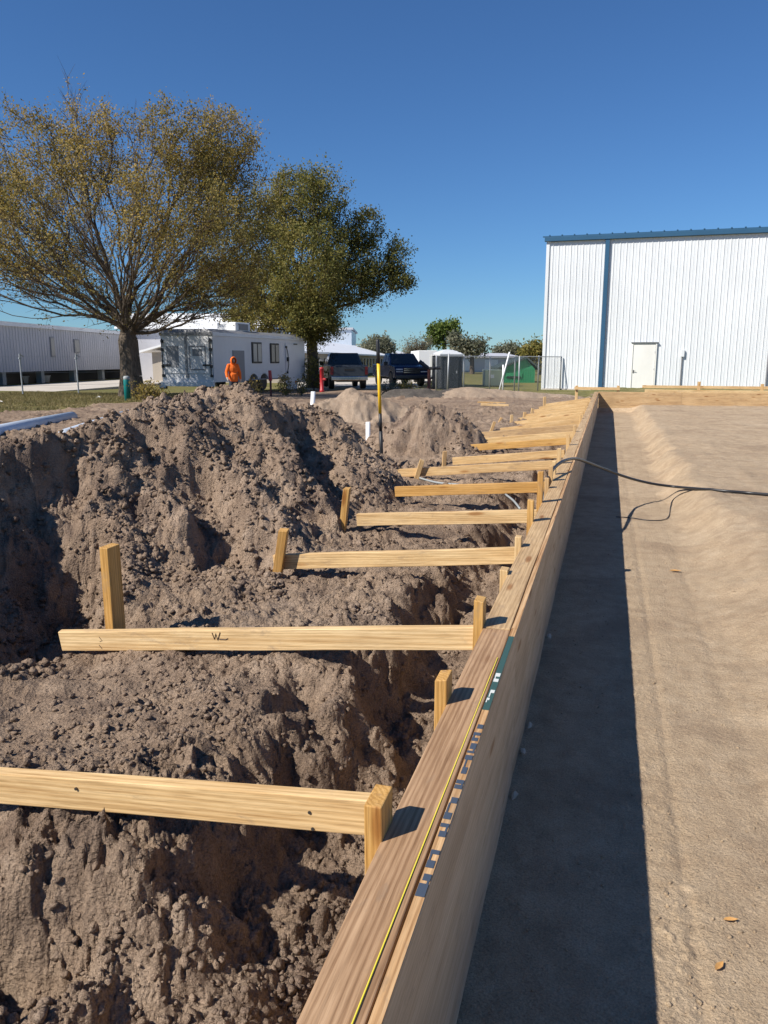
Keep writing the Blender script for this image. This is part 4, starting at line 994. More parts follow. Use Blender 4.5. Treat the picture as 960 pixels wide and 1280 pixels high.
# ------------------------------------------------------------------ pickups
def pickup(label, loc, rz, paint):
    root = empty('pickup_truck', loc, rz, label, 'pickup truck'); W = 1.98; h = W/2
    b = MB(); wx = (-1.75, 1.80); rw = .50
    prof = [(-2.78, .62), (-2.35, .52)]
    for x in wx: prof += [(x+rw*math.cos(t), .42+rw*math.sin(t)) for t in [math.pi-.25-k*(math.pi-.5)/10 for k in range(11)]]
    prof += [(2.45, .45), (2.80, .55), (2.86, .95), (2.72, 1.16), (1.30, 1.27), (1.25, 1.24), (-.70, 1.24), (-2.74, 1.26), (-2.80, 1.20)]
    b.prism(prof, -h, h, 'y'); b.build('body', paint, root, .03)
    lo = [(-.72, -h+.04, 1.24), (1.45, -h+.04, 1.24), (1.45, h-.04, 1.24), (-.72, h-.04, 1.24)]; hi = [(-.50, -h+.24, 1.90), (.62, -h+.24, 1.90), (.62, h-.24, 1.90), (-.50, h-.24, 1.90)]
    b = MB(); b.hexa(lo+hi); b.build('cab', paint, root, .04)
    lo = [Vector(v) for v in lo]; hi = [Vector(v) for v in hi]
    def pane(name, A, B, C, D, m, u0=.08, u1=.92, v0=.12, v1=.88, t=.015):
        P = lambda u, v: (A*(1-u)+B*u)*(1-v)+(D*(1-u)+C*u)*v
        n = (B-A).cross(D-A).normalized(); q = [P(u0, v0), P(u1, v0), P(u1, v1), P(u0, v1)]
        g = MB(); g.hexa([x-n*.01 for x in q]+[x+n*t for x in q]); return g.build(name, m, root)
    pane('rear_window', lo[3], lo[0], hi[0], hi[3], M['glass']); pane('windshield', lo[1], lo[2], hi[2], hi[1], M['glass'], .05, .95, .06, .9)
    for A, B, C, D, s in ((lo[0], lo[1], hi[1], hi[0], 0), (lo[2], lo[3], hi[3], hi[2], 1)):
        pane('side_window', A, B, C, D, M['glass'], .08, .46, .12, .88); pane('side_window', A, B, C, D, M['glass'], .52, .90, .12, .88)
    b = MB(); b.box((-2.80, 0, .94), (.05, W-.34, .50)); tg = b.build('tailgate', paint, root, .02); g = MB(); g.box((-2.83, 0, 1.02), (.03, .5, .10)); g.build('handle', M['black'], tg)
    b = MB(); b.box((-2.86, 0, .58), (.20, W-.06, .20)); b.build('rear_bumper', M['chrome'] if paint == M['truck_grey'] else M['black'], root, .03)
    for s in (-1, 1):
        b = MB(); b.box((-2.78, s*(h-.085), .98), (.07, .15, .40)); b.build('tail_light', M['lamp_red'], root)
        b = MB(); b.box((2.78, s*(h-.26), .93), (.14, .42, .20)); b.build('headlight', M['lamp_clear'], root, .02)
        b = MB(); b.box((1.15, s*(h+.13), 1.32), (.12, .24, .22)); b.build('mirror', M['black'], root, .03)
        for x in wx: wheel(root, x, s*(h-.14), .42, .27, 'y')
    b = MB(); b.box((2.84, 0, .92), (.06, W-1.0, .34)); gr = b.build('grille', M['black'], root); g = MB()
    for z in (.82, .92, 1.02): g.box((2.875, 0, z), (.02, W-1.02, .03))
    g.build('grille_bar', M['chrome'], gr)
    b = MB(); b.box((2.86, 0, .58), (.18, W-.06, .20)); b.build('front_bumper', M['truck_grey'] if paint != M['truck_grey'] else M['chrome'], root, .03)
    b = MB(); b.box((-1.72, 0, 1.25), (1.9, W-.3, .03)); b.build('bed_floor', M['black'], root)
    b = MB(); b.box((0, 0, .46), (4.6, 1.2, .16)); b.build('chassis', M['black'], root)
hd_az = math.atan2(Hd.y, Hd.x)
p = at_z(437, 487, .065); c = p + Vector((math.cos(hd_az+R(9)), math.sin(hd_az+R(9)), 0))*2.9; pickup('grey pickup truck seen from behind, tailgate towards the camera, beside the red standpipe', (c.x, c.y, .062), hd_az+R(9), M['truck_grey'])
p = at_z(500, 484, .065); c = p + Hd*3.4; pickup('navy blue pickup truck with chrome grille facing the camera, behind the yellow shovel handle', (c.x, c.y, .062), hd_az+R(180+14), M['truck_blue'])

# ------------------------------------------------------------------ small things in the middle distance
def toilet():
    p = at_z(560, 487, ZB); q = p+Hd*.8; root = empty('portable_toilet', (q.x, q.y, ZB), PSI+R(18), 'charcoal portable toilet with translucent white domed roof, behind a fence post', 'portable toilet')
    s = 1.26; hh = at_d(560, 443, (p-CAM).dot(Hd)).z-ZB; b = MB()
    pts = []; 
    for (x0, y0, x1, y1) in ((-s/2, -s/2, s/2, -s/2), (s/2, -s/2, s/2, s/2), (s/2, s/2, -s/2, s/2), (-s/2, s/2, -s/2, -s/2)):
        n = 14; nx, ny = (y1-y0)/s, -(x1-x0)/s
        for k in range(n): t = k/n; o = .022 if k % 2 else 0; pts.append((x0+(x1-x0)*t+nx*o, y0+(y1-y0)*t+ny*o))
    b.prism(pts, .06, hh, 'z'); b.build('cabin', M['toilet'], root)
    b = MB(); b.box((0, 0, .03), (s+.1, s+.1, .10)); b.build('base', M['black'], root)
    d = MB(); d.box((0, -s/2-.035, hh*.48), (.72, .04, hh*.86)); d = d.build('door', M['toilet'], root, .01); h_ = MB(); h_.box((.27, -s/2-.07, hh*.5), (.06, .04, .14)); h_.build('latch', M['galv'], d)
    b = MB(); N = 9; vs = []
    for i in range(N+1):
        for j in range(N+1):
            u, v = i/N*2-1, j/N*2-1; e = max(0, 1-max(abs(u), abs(v))**2.2); vs.append((u*(s/2+.07), v*(s/2+.07), hh+.02+.25*e*(1-.3*abs(u)*abs(v))))
    k = len(vs); vs += [(x, y, hh-.06) for x, y, z in vs]
    fs = [(i*(N+1)+j, i*(N+1)+j+1, (i+1)*(N+1)+j+1, (i+1)*(N+1)+j) for i in range(N) for j in range(N)]
    ed = [i*(N+1) for i in range(N)]+[N*(N+1)+j for j in range(N)]+[i*(N+1)+N for i in range(N, 0, -1)]+[j for j in range(N, 0, -1)]
    fs += [(ed[a], ed[(a+1) % len(ed)], k+ed[(a+1) % len(ed)], k+ed[a]) for a in range(len(ed))]
    b.add(vs, fs); b.build('roof', M['toilet_roof'], root, 0, False)
toilet()
def shed():
    p = at_z(636, 482, ZB); dep = (p-CAM).dot(Hd)+6; a = at_d(627, 481, dep); b_ = at_d(668, 481, dep); d = b_-a; W = Vector((d.x, d.y)).length; rz = math.atan2(d.y, d.x)
    root = empty('garden_shed', (a.x, a.y, ZB), rz, 'dark green gabled shed beside the white metal building', 'shed'); he = at_d(650, 461, dep).z-ZB; hp_ = at_d(658, 448.5, dep).z-ZB; xp = W*.72
    b = MB(); poly = [(0, 0), (W, 0), (W, he*.98), (xp, hp_), (0, he)]; b.prism(poly, 0, 4, 'y')
    for k in range(1, 14): b.box((W*k/14, -.012, he*.5), (.03, .024, he))
    b.build('wall', M['green_shed'], root)
    b = MB(); b.prism([(-.3, he-.06), (xp, hp_+.02), (W+.35, he-.10), (W+.35, he+.04), (xp, hp_+.16), (-.3, he+.08)], -.25, 4.25, 'y'); b.build('roof', M['shed_roof'], root)
    w = MB(); w.box((W*.36, -.04, he*.55), (W*.5, .06, he*.32)); w = w.build('shutter', M['green_shed'], root, .01); g = MB(); g.box((W*.36, -.07, he*.42), (W*.42, .02, he*.10)); g.build('vent', M['black'], w)
shed()
p = at_z(616, 482.5, ZB); dep = (p-CAM).dot(Hd); a = at_d(605.5, 482, dep); b_ = at_d(627, 482, dep); W = (b_-a).length; hh = at_d(616, 463, dep).z-ZB
root = empty('transformer_box', (a.x, a.y, ZB), PSI, 'pale olive utility transformer box with a light label, left of the green shed', 'utility box'); b = MB(); b.box((W/2, .5, hh*.5), (W, 1.0, hh)); b.build('cabinet', M['trans'], root, .04)
b = MB(); b.hexa([(-.04, -.04, hh*.97), (W+.04, -.04, hh*.97), (W+.04, 1.04, hh*.97), (-.04, 1.04, hh*.97), (.02, .05, hh*1.05), (W-.02, .05, hh*1.05), (W-.02, 1, hh*1.05), (.02, 1, hh*1.05)]); b.build('lid', M['trans'], root, .02)
b = MB(); b.box((W*.43, -.01, hh*.62), (W*.24, .02, hh*.22)); b.build('label_plate', M['white_door'], root)
# fence across the middle, with gate poles
fA = at_z(545, 487, ZB); fA = at_d(545, 487, 36.5); fA.z = .03; fB = at_d(700, 487, 41.5); fB.z = .03
fence('chain_link_fence', fA, fB, 6, 1.75, 'chain-link fence with slim steel posts running from the portable toilet to the white metal building')
def pole(x0, y0, x1, y1, dep, r, lb, m='pvc'):
    b0 = at_d(x0, y0, dep); t = at_d(x1, y1, dep-.2); g = gz(b0.x, b0.y); b0.z = min(b0.z, g-.05); b = MB(); b.tube([b0, t], r, 8); tag(b.build('pole', M[m], None, 0, True), lb, 'pole', 'poles in front of the green shed')
pole(622, 493, 637, 440, 33.5, .035, 'white pole leaning right, in front of the green shed'); pole(628.5, 491, 629, 456, 33.8, .035, 'short upright white pole crossed by the leaning one'); pole(648, 492, 649.5, 445, 33, .028, 'thin grey steel pole standing in front of the green shed', 'galv'); pole(559, 489, 561, 442, 35.5, .034, 'thin grey steel pole standing in front of the portable toilet', 'galv')
# rusty tool post and yellow tank
p = at_z(536, 494, .16); dep = (p-CAM).dot(Hd); root = empty('rusty_post', p, 0, 'rusty red upright post with two crooked arms, left of the portable toilet', 'post'); z = lambda yy: at_d(536, yy, dep).z-p.z
b = MB(); b.tube([(0, 0, -.1), (0, 0, z(462))], .07, 8); b.build('upright', M['rust'], root)
b = MB(); b.tube([(.5, 0, z(460)), (-.45, 0, z(461))], .06, 8); b.tube([(-.05, 0, z(460)), (-.4, -.05, z(451.5))], .08, 8); b.build('arm', M['bar_black'], root)
p = at_z(524, 495.5, .18); root = empty('yellow_crate', p, PSI, 'low yellow plastic crate on the ground beside the rusty post', 'crate'); b = MB(); b.box((0, 0, .14), (.36, .4, .28)); b.box((0, 0, .29), (.40, .44, .04)); b.build('shell', M['yellow2'], root, .02); b = MB(); b.box((.45, .05, .11), (.5, .3, .22)); b.build('brown_half', M['rust'], root, .02)
# white box trailer behind
p = at_d(536, 478, 52); a = at_d(523, 478, 52); W = (at_d(546, 478, 52)-a).length; hh = at_d(536, 438, 52).z-ZB
root = empty('box_trailer', (a.x, a.y, ZB), PSI+R(4), 'white box trailer half hidden behind the charcoal portable toilet', 'trailer'); b = MB(); b.box((W/2, 2.5, hh*.6), (W, 5, hh*.8)); b.build('box', M['white_roof'], root, .03); b = MB(); b.box((W/2, 2.5, hh*.17), (W*.8, 4.8, .12)); b.build('frame', M['black'], root)
for s in (.12, W-.12): wheel(root, s, 3, .36, .2)
b = MB(); b.box((W*.78, -.02, hh*.55), (W*.3, .03, hh*.6)); b.build('rear_door', M['white_door'], root)
# pale long greenhouse far behind
a = at_d(566, 470, 100); b_ = at_d(652, 470, 106); d = b_-a; root = empty('low_warehouse', (a.x, a.y, ZB), math.atan2(d.y, d.x), 'distant low pale warehouse behind the chain-link fence', 'building'); L = Vector((d.x, d.y)).length
b = MB(); b.box((L/2, 5, .95), (L, 10, 1.9)); b.build('wall', M['grey_steel'], root); b = MB(); b.hexa([(-.3, -.3, 1.9), (L+.3, -.3, 1.9), (L+.3, 10, 1.9), (-.3, 10, 1.9), (-.3, 4, 2.5), (L+.3, 4, 2.5), (L+.3, 6, 2.5), (-.3, 6, 2.5)]); b.build('roof', M['grey_steel'], root)
x = 2
while x < L-1:
    b = MB(); b.box((x, -.03, .9), (2.2, .06, 1.4)); b.build('door', M['white_roof'], root); x += 4.2
#PART4
# ------------------------------------------------------------------ trees
def tubes_np(P0, P1, r0, r1, sides):
    d = P1-P0; d /= np.linalg.norm(d, axis=1, keepdims=True)+1e-9
    ref = np.where(np.abs(d[:, 2:3]) > .9, np.array([[1., 0, 0]]), np.array([[0, 0, 1.]]))
    a = np.cross(d, ref); a /= np.linalg.norm(a, axis=1, keepdims=True); b = np.cross(d, a)
    k = len(P0); V = np.empty((k, 2*sides, 3))
    for j in range(sides):
        t = 2*math.pi*j/sides; o = a*math.cos(t)+b*math.sin(t); V[:, j] = P0+o*r0[:, None]; V[:, sides+j] = P1+o*r1[:, None]
    f = np.array([[j, (j+1) % sides, sides+(j+1) % sides, sides+j] for j in range(sides)])
    Q = (f[None]+(np.arange(k)*2*sides)[:, None, None]).reshape(-1, 4); return V.reshape(-1, 3), Q
def leaves_np(C, size, rng, up=.3, aspect=.55):
    n = len(C); a = rng.standard_normal((n, 3)); a[:, 2] -= up; a /= np.linalg.norm(a, axis=1, keepdims=True)
    b = np.cross(a, rng.standard_normal((n, 3))); b /= np.linalg.norm(b, axis=1, keepdims=True)
    s = (size*(.6+.8*rng.random(n)))[:, None]; w = s*aspect*.5
    V = np.stack([C-a*s*.5, C+b*w, C+a*s*.5, C-b*w], 1).reshape(-1, 3); return V, np.arange(4*n).reshape(-1, 4)
def tree(label, base, trunk, tips, batches, rad0, m_leaf, leaf_n, leaf_size, seed, spread, tonef, rtip=.006, step=.4, twig=0, twig_up=.6, w=.6, lean=None, leafy=None, name='tree', group=None, sag=.0):
    """trunk: polyline (local); tips: (n,3) local end points; grown as paths back to the nearest suitable limb"""
    rng = np.random.default_rng(seed); root = empty(name, base, 0, label, 'tree', group)
    tr = np.array(trunk, float); pos = [tr[0]]; par = [-1]; pl = [0.0]
    for a, b in zip(tr[:-1], tr[1:]):
        n = max(1, int(np.linalg.norm(b-a)/step))
        for i in range(n): pos.append(a+(b-a)*(i+1)/n); par.append(len(pos)-2); pl.append(pl[-1]+np.linalg.norm(b-a)/n)
    ntr = len(pos); fork0 = max(1, ntr-max(2, ntr//2))
    cap_ = 400000; PP = np.empty((cap_, 3)); PA = np.empty(cap_, int); LN = np.empty(cap_)
    PP[:ntr] = pos; PA[:ntr] = par; LN[:ntr] = pl; N = ntr; tipn = []
    for t in tips:
        d = np.linalg.norm(PP[fork0:N]-t, axis=1); c = d + w*(LN[fork0:N]-LN[ntr-1]).clip(0) + 1.2*(PP[fork0:N, 2]-t[2]+.1*d).clip(0)
        k = fork0+int(np.argmin(c)); p = PP[k]; g = PA[k]
        dr = (p-PP[g]) if g >= 0 else np.array([0, 0, 1.]); dr = dr/(np.linalg.norm(dr)+1e-9); D = np.linalg.norm(t-p)
        if D < .05: continue
        ctl = p+dr*D*.42+np.array([0, 0, sag*D]); m = max(2, int(D/step)); prev = k
        for i in range(1, m+1):
            s = i/m; q = p*(1-s)**2+2*ctl*s*(1-s)+t*s*s
            if i < m: q = q+rng.standard_normal(3)*.035*min(1, D/3)
            PP[N] = q; PA[N] = prev; LN[N] = LN[prev]+np.linalg.norm(q-PP[prev]); prev = N; N += 1
        tipn.append(prev)
    cnt = np.zeros(N)
    for k in tipn: cnt[k] += 1
    for i in range(N-1, 0, -1): cnt[PA[i]] += cnt[i]
    rad = rtip*np.maximum(cnt, 1)**.5; sc = rad0/rad[min(2, N-1)]; 
    big = rad > rad[fork0]*.35
    rad = np.where(np.arange(N) < ntr, rad*sc, rad*(1+(sc-1)*np.clip((rad-rtip*3)/(rad[fork0]-rtip*3+1e-9), 0, 1)))
    # root flare
    rad[0] = rad0*1.45; rad[1] = rad0*1.12
    idx = np.arange(1, N); P1 = PP[idx]; P0 = PP[PA[idx]]; r1 = rad[idx]; r0 = np.minimum(rad[PA[idx]], np.where(idx < ntr, 9, r1*1.35+.004))
    isT = idx < ntr
    V, Q = tubes_np(P0[isT], P1[isT], r0[isT], r1[isT], 12); np_mesh('trunk', V, Q, M['bark'], root, True)
    thick = (~isT) & (r1 > .02); thin = (~isT) & (r1 <= .02)
    A = tubes_np(P0[thick], P1[thick], r0[thick], r1[thick], 6); B = tubes_np(P0[thin], P1[thin], r0[thin], r1[thin], 3)
    parts = [A, B]; tp = PP[tipn]; td = tp-PP[PA[tipn]]; td /= np.linalg.norm(td, axis=1, keepdims=True)+1e-9
    src = tp
    if twig:
        n = len(tp)*twig; o = np.repeat(tp, twig, 0)-np.repeat(td, twig, 0)*(rng.random((n, 1))*.5)
        dd_ = np.repeat(td, twig, 0)*.8+rng.standard_normal((n, 3))*.55; dd_[:, 2] += twig_up; dd_ /= np.linalg.norm(dd_, axis=1, keepdims=True)
        e = o+dd_*(spread*(.7+.9*rng.random((n, 1)))); parts.append(tubes_np(o, e, np.full(n, .006), np.full(n, .0025), 3)); src = np.concatenate([tp, o+(e-o)*.6, e])
    VV = []; QQ = []; of = 0
    for v, q in parts: VV.append(v); QQ.append(q+of); of += len(v)
    np_mesh('branches', np.concatenate(VV), np.concatenate(QQ), M['bark'], root, True)
    keep = np.ones(len(src), bool) if leafy is None else rng.random(len(src)) < leafy(src)
    src = src[keep]; per = max(1, int(leaf_n/len(src)))
    C = np.repeat(src, per, 0)+rng.standard_normal((len(src)*per, 3))*spread*np.array([.34, .34, .30])
    clump = np.repeat(rng.random(len(src)), per)
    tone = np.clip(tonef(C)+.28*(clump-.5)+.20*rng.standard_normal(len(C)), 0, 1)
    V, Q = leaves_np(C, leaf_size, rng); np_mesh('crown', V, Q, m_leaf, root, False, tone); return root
def blob_tips(rng, blobs, n, shell=.55):
    "points inside a set of ellipsoids (centre, radii, weight)"
    w = np.array([b[2] for b in blobs], float); w /= w.sum(); out = []
    for (c, r_, _), k in zip(blobs, (w*n).astype(int)+1):
        d = rng.standard_normal((k, 3)); d /= np.linalg.norm(d, axis=1, keepdims=True); q = shell+(1-shell)*rng.random((k, 1))**.6
        q = np.where(rng.random((k, 1)) < .3, rng.random((k, 1))**.5, q); out.append(np.array(c)+d*q*np.array(r_))
    return np.concatenate(out)
def order(t, o): return t[np.argsort(np.linalg.norm(t-o, axis=1)*1.0)]

# --- big bronze tree at the left
def big_tree():
    dep = 28.0; base = at_d(165, 500, dep); base.z = gz(base.x, base.y); rng = np.random.default_rng(3)
    def L(px, py, dd=0): p = at_d(px, py, dep+dd)-base; return np.array(p)
    r_ = dep/980.0
    blobs = []
    def bl(px, py, rx, ry, w, dd=0, rd=None): blobs.append((L(px, py, dd), np.array([rx*r_*.98, (rd or rx)*r_*.98, ry*r_]), w))
    bl(50, 215, 85, 75, 3); bl(-50, 250, 70, 80, 2); bl(105, 180, 45, 60, 1.2); bl(165, 225, 90, 70, 3, -1); bl(240, 190, 62, 58, 3.0); bl(290, 205, 45, 55, 1.6, .5)
    bl(30, 310, 85, 60, 2.5, -1.5); bl(-20, 340, 70, 45, 1.5); bl(110, 290, 100, 70, 2.5, -3); bl(230, 290, 80, 65, 2.6, -2); bl(290, 290, 55, 60, 1.8); bl(120, 270, 90, 80, 2, 3.5); bl(230, 260, 80, 70, 2, 3.5)
    bl(215, 360, 75, 42, 2.6, -.5); bl(275, 365, 55, 40, 2.0, .5); bl(60, 370, 75, 30, 1.3); bl(-60, 370, 50, 30, .6); bl(135, 395, 45, 32, 1.2, -.6, 70); bl(190, 400, 40, 28, 1.0, .3, 60)
    bl(95, 140, 26, 42, .35); bl(37, 300, 80, 62, 3, 2.5); bl(75, 335, 75, 45, 2, 3.5); bl(0, 250, 70, 60, 1.6, 3.0); bl(160, 418, 40, 22, .8, -.8, 60); bl(240, 330, 80, 60, 2.6, 1.5); bl(180, 380, 80, 40, 2.0, 2.5); bl(270, 395, 55, 22, 1.2, 0)
    tips = blob_tips(rng, blobs, 1400)
    tips = tips[tips[:, 2] > 2.0+.20*np.hypot(tips[:, 0], tips[:, 1])]
    tk = [np.array([0, 0, -.1]), L(164, 470), L(162, 445), L(160, 425), L(158, 412)]
    o = tk[-1]
    # long limbs first: far tips with a wide spread, then the rest
    far_ = tips[np.argsort(-np.linalg.norm(tips-o, axis=1))]; sel = []
    for t in far_:
        u = (t-o)/np.linalg.norm(t-o)
        if all(np.dot(u, (s-o)/np.linalg.norm(s-o)) < .968 for s in sel): sel.append(t)
        if len(sel) >= 60: break
    sel = np.array(sel); rest = tips[~(tips[:, None] == sel[None]).all(-1).any(1)]
    T = np.concatenate([sel, order(rest, o)])
    rgt = np.array(Rt)
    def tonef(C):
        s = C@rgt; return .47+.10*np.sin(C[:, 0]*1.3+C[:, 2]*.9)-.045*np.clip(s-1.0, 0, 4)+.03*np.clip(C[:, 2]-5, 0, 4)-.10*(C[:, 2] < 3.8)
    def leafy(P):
        z = P[:, 2]; d = np.linalg.norm((P-np.array([0, 0, 3.2]))*np.array([1, 1, 1.1]), axis=1); return np.clip(.10+.62*sst(3.0, 5.6, d)+.25*np.sin(P[:, 0]*1.1)*np.cos(P[:, 2]*1.25+P[:, 1])+.25*(P@rgt > 1.8)-.45*(z > 9.6)-.2*(z < 3.6), .05, .95)
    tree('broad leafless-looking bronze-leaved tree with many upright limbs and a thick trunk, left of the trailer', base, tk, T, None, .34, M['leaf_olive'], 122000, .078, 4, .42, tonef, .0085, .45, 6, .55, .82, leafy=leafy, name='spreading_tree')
big_tree()
def second_tree():
    base = at_z(391, 478, ZB); base = at_d(391, 478, 43.5); base.z = ZB; dep = 43.5; rng = np.random.default_rng(8)
    def L(px, py, dd=0): p = at_d(px, py, dep+dd)-base; return np.array(p)
    r_ = dep/980.0; blobs = []
    def bl(px, py, rx, ry, w, dd=0): blobs.append((L(px, py, dd), np.array([rx*r_, rx*r_*.9, ry*r_]), w))
    bl(370, 265, 42, 48, 2.6); bl(405, 255, 30, 42, 1.8, -1); bl(330, 320, 50, 60, 2.8, -.5); bl(380, 335, 50, 50, 3.2, -2.5); bl(430, 320, 36, 40, 2.2); bl(455, 290, 20, 27, 1.0); bl(430, 365, 40, 24, 1.6, .5)
    bl(470, 350, 30, 24, 1.5); bl(497, 325, 14, 22, .6); bl(500, 352, 14, 12, .5); bl(395, 385, 32, 25, 1.6, -1); bl(330, 375, 50, 32, 2.0, -1.5); bl(396, 405, 26, 22, 1.2, -1.2); bl(385, 335, 50, 60, 2.0, 3); bl(340, 400, 55, 22, 2.0, -1); bl(385, 400, 34, 26, 1.8, -2.5); bl(300, 350, 60, 55, 2.2, 1); bl(345, 262, 34, 38, 1.3, .5); bl(398, 418, 20, 16, .5, -1.5)
    tips = blob_tips(rng, blobs, 1150, .5); tips = tips[tips[:, 2] > 1.9]
    tk = [np.array([0, 0, -.1]), L(391, 455), L(390, 435), L(389, 415)]; o = tk[-1]
    far_ = tips[np.argsort(-np.linalg.norm(tips-o, axis=1))]; sel = []
    for t in far_:
        u = (t-o)/np.linalg.norm(t-o)
        if all(np.dot(u, (s-o)/np.linalg.norm(s-o)) < .92 for s in sel): sel.append(t)
        if len(sel) >= 18: break
    sel = np.array(sel); rest = tips[~(tips[:, None] == sel[None]).all(-1).any(1)]; T = np.concatenate([sel, order(rest, o)])
    rgt = np.array(Rt)
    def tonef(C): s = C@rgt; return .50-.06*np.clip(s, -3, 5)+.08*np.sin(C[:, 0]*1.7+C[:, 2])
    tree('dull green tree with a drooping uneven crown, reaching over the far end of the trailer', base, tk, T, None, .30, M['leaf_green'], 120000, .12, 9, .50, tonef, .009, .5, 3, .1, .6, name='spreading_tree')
second_tree()
def far_tree(px, ybase, ytop, half, dep, label, ml, n, ls, seed, trunk_frac=.35, blobs=None, leafn=6000, twig=2, spread=.5, tone0=.5):
    base = at_d(px, 470, dep); base.z = ZB; rng = np.random.default_rng(seed); r_ = dep/980.0
    def L(x, y, dd=0): p = at_d(x, y, dep+dd)-base; return np.array(p)
    bl = [(L(px+dx, yy), np.array([rx*r_, rx*r_, ry*r_]), w) for dx, yy, rx, ry, w in blobs]
    tips = blob_tips(rng, bl, n); tk = [np.array([0, 0, -.2]), L(px, ytop+(ybase-ytop)*.75), L(px, ytop+(ybase-ytop)*.5)]
    tips = tips[tips[:, 2] > .6]
    tree(label, base, tk, order(tips, tk[-1]), None, .22, ml, leafn, ls, seed+1, spread, lambda C: tone0+.1*np.sin(C[:, 0]*.9+C[:, 2]), .02, .8, twig, .2, .6, name='tree', group='distant trees on the skyline')
far_tree(556, 450, 405, 20, 92, 'tall bright green tree with open crown above the portable toilet', M['leaf_bright'], 150, .30, 21, blobs=[(-8, 413, 11, 8, 2), (5, 412, 11, 8, 2), (-14, 424, 8, 6, 1), (10, 420, 8, 6, 1.2), (-4, 428, 6, 4, .5)], leafn=5200, spread=.6)
far_tree(590, 450, 422, 20, 88, 'dark rounded grey-green tree just right of the bright green one', M['leaf_grey'], 200, .30, 23, blobs=[(-14, 432, 13, 9, 2), (5, 433, 14, 8, 2), (-20, 424, 8, 6, 1), (0, 440, 18, 6, 1.5)], leafn=3800, spread=.6, tone0=.45)
far_tree(635, 450, 433, 15, 115, 'small grey-green tree above the leaning white pole', M['leaf_grey'], 150, .36, 25, blobs=[(0, 441, 12, 7, 2), (-8, 444, 7, 5, 1), (8, 444, 7, 5, 1)], leafn=6000, spread=.8)
far_tree(676, 455, 428, 20, 84, 'olive tree partly hidden behind the left end of the white metal building', M['leaf_green'], 200, .28, 27, blobs=[(-10, 441, 12, 9, 2), (4, 438, 13, 10, 2), (-14, 448, 8, 6, 1), (2, 452, 14, 8, 1)], leafn=5500, spread=.7, tone0=.55)
far_tree(473, 452, 420, 18, 112, 'round grey-green tree behind the black grip of the shovel', M['leaf_grey'], 200, .34, 29, blobs=[(0, 433, 13, 10, 2), (-9, 437, 9, 7, 1), (10, 437, 9, 7, 1)], leafn=5500, spread=.8, tone0=.6)
far_tree(522, 452, 424, 16, 78, 'thin nearly bare tree left of the portable toilet', M['leaf_grey'], 170, .16, 31, blobs=[(0, 436, 14, 10, 2), (-8, 440, 8, 7, 1), (9, 434, 8, 7, 1)], leafn=1500, twig=4, spread=.7, tone0=.9)
# bushes: by the trunk and in front of the lot
def bush(px, py, dep, w_, h_, label, ml, seed, n=1200, ls=.07):
    base = at_d(px, py, dep); base.z = gz(base.x, base.y) if dep < 36 else ZB; rng = np.random.default_rng(seed)
    tips = blob_tips(rng, [((0, 0, h_*.45), (w_/2, w_/2, h_*.5), 1)], 60); tips = tips[tips[:, 2] > .03]
    tree(label, base, [np.array([0, 0, -.05]), np.array([0, 0, .06]), np.array([0, 0, .12])], order(tips, np.zeros(3)), None, .03, ml, n, ls, seed, .16, lambda C: .5+0*C[:, 0], .005, .15, 2, .5, .5, name='bush', group='bushes around the trailer')['category'] = 'bush'
bush(186, 499, 24.6, 1.1, .65, 'scrubby bush at the right foot of the big tree trunk', M['leaf_olive'], 41)
bush(318, 500, 29, .5, .7, 'small weedy bush in front of the trailer wheels', M['leaf_olive'], 42, 500)
bush(357, 492, 31, .6, .9, 'yellowish weedy bush under the trailer side door', M['leaf_olive'], 43, 700)
bush(377, 490, 31, .5, .8, 'yellowish weedy bush at the far end of the trailer', M['leaf_olive'], 44, 500)
bush(487, 489, 32, 1.0, .6, 'ragged weeds in front of the navy pickup bumper', M['leaf_grey'], 45, 900)
bush(508, 489, 32, 1.1, .7, 'ragged weeds under the navy pickup grille', M['leaf_olive'], 46, 900)
bush(392, 470, 41, 1.3, 1.9, 'dark shrub between the trailer and the red standpipe', M['leaf_green'], 47, 1500, .1)
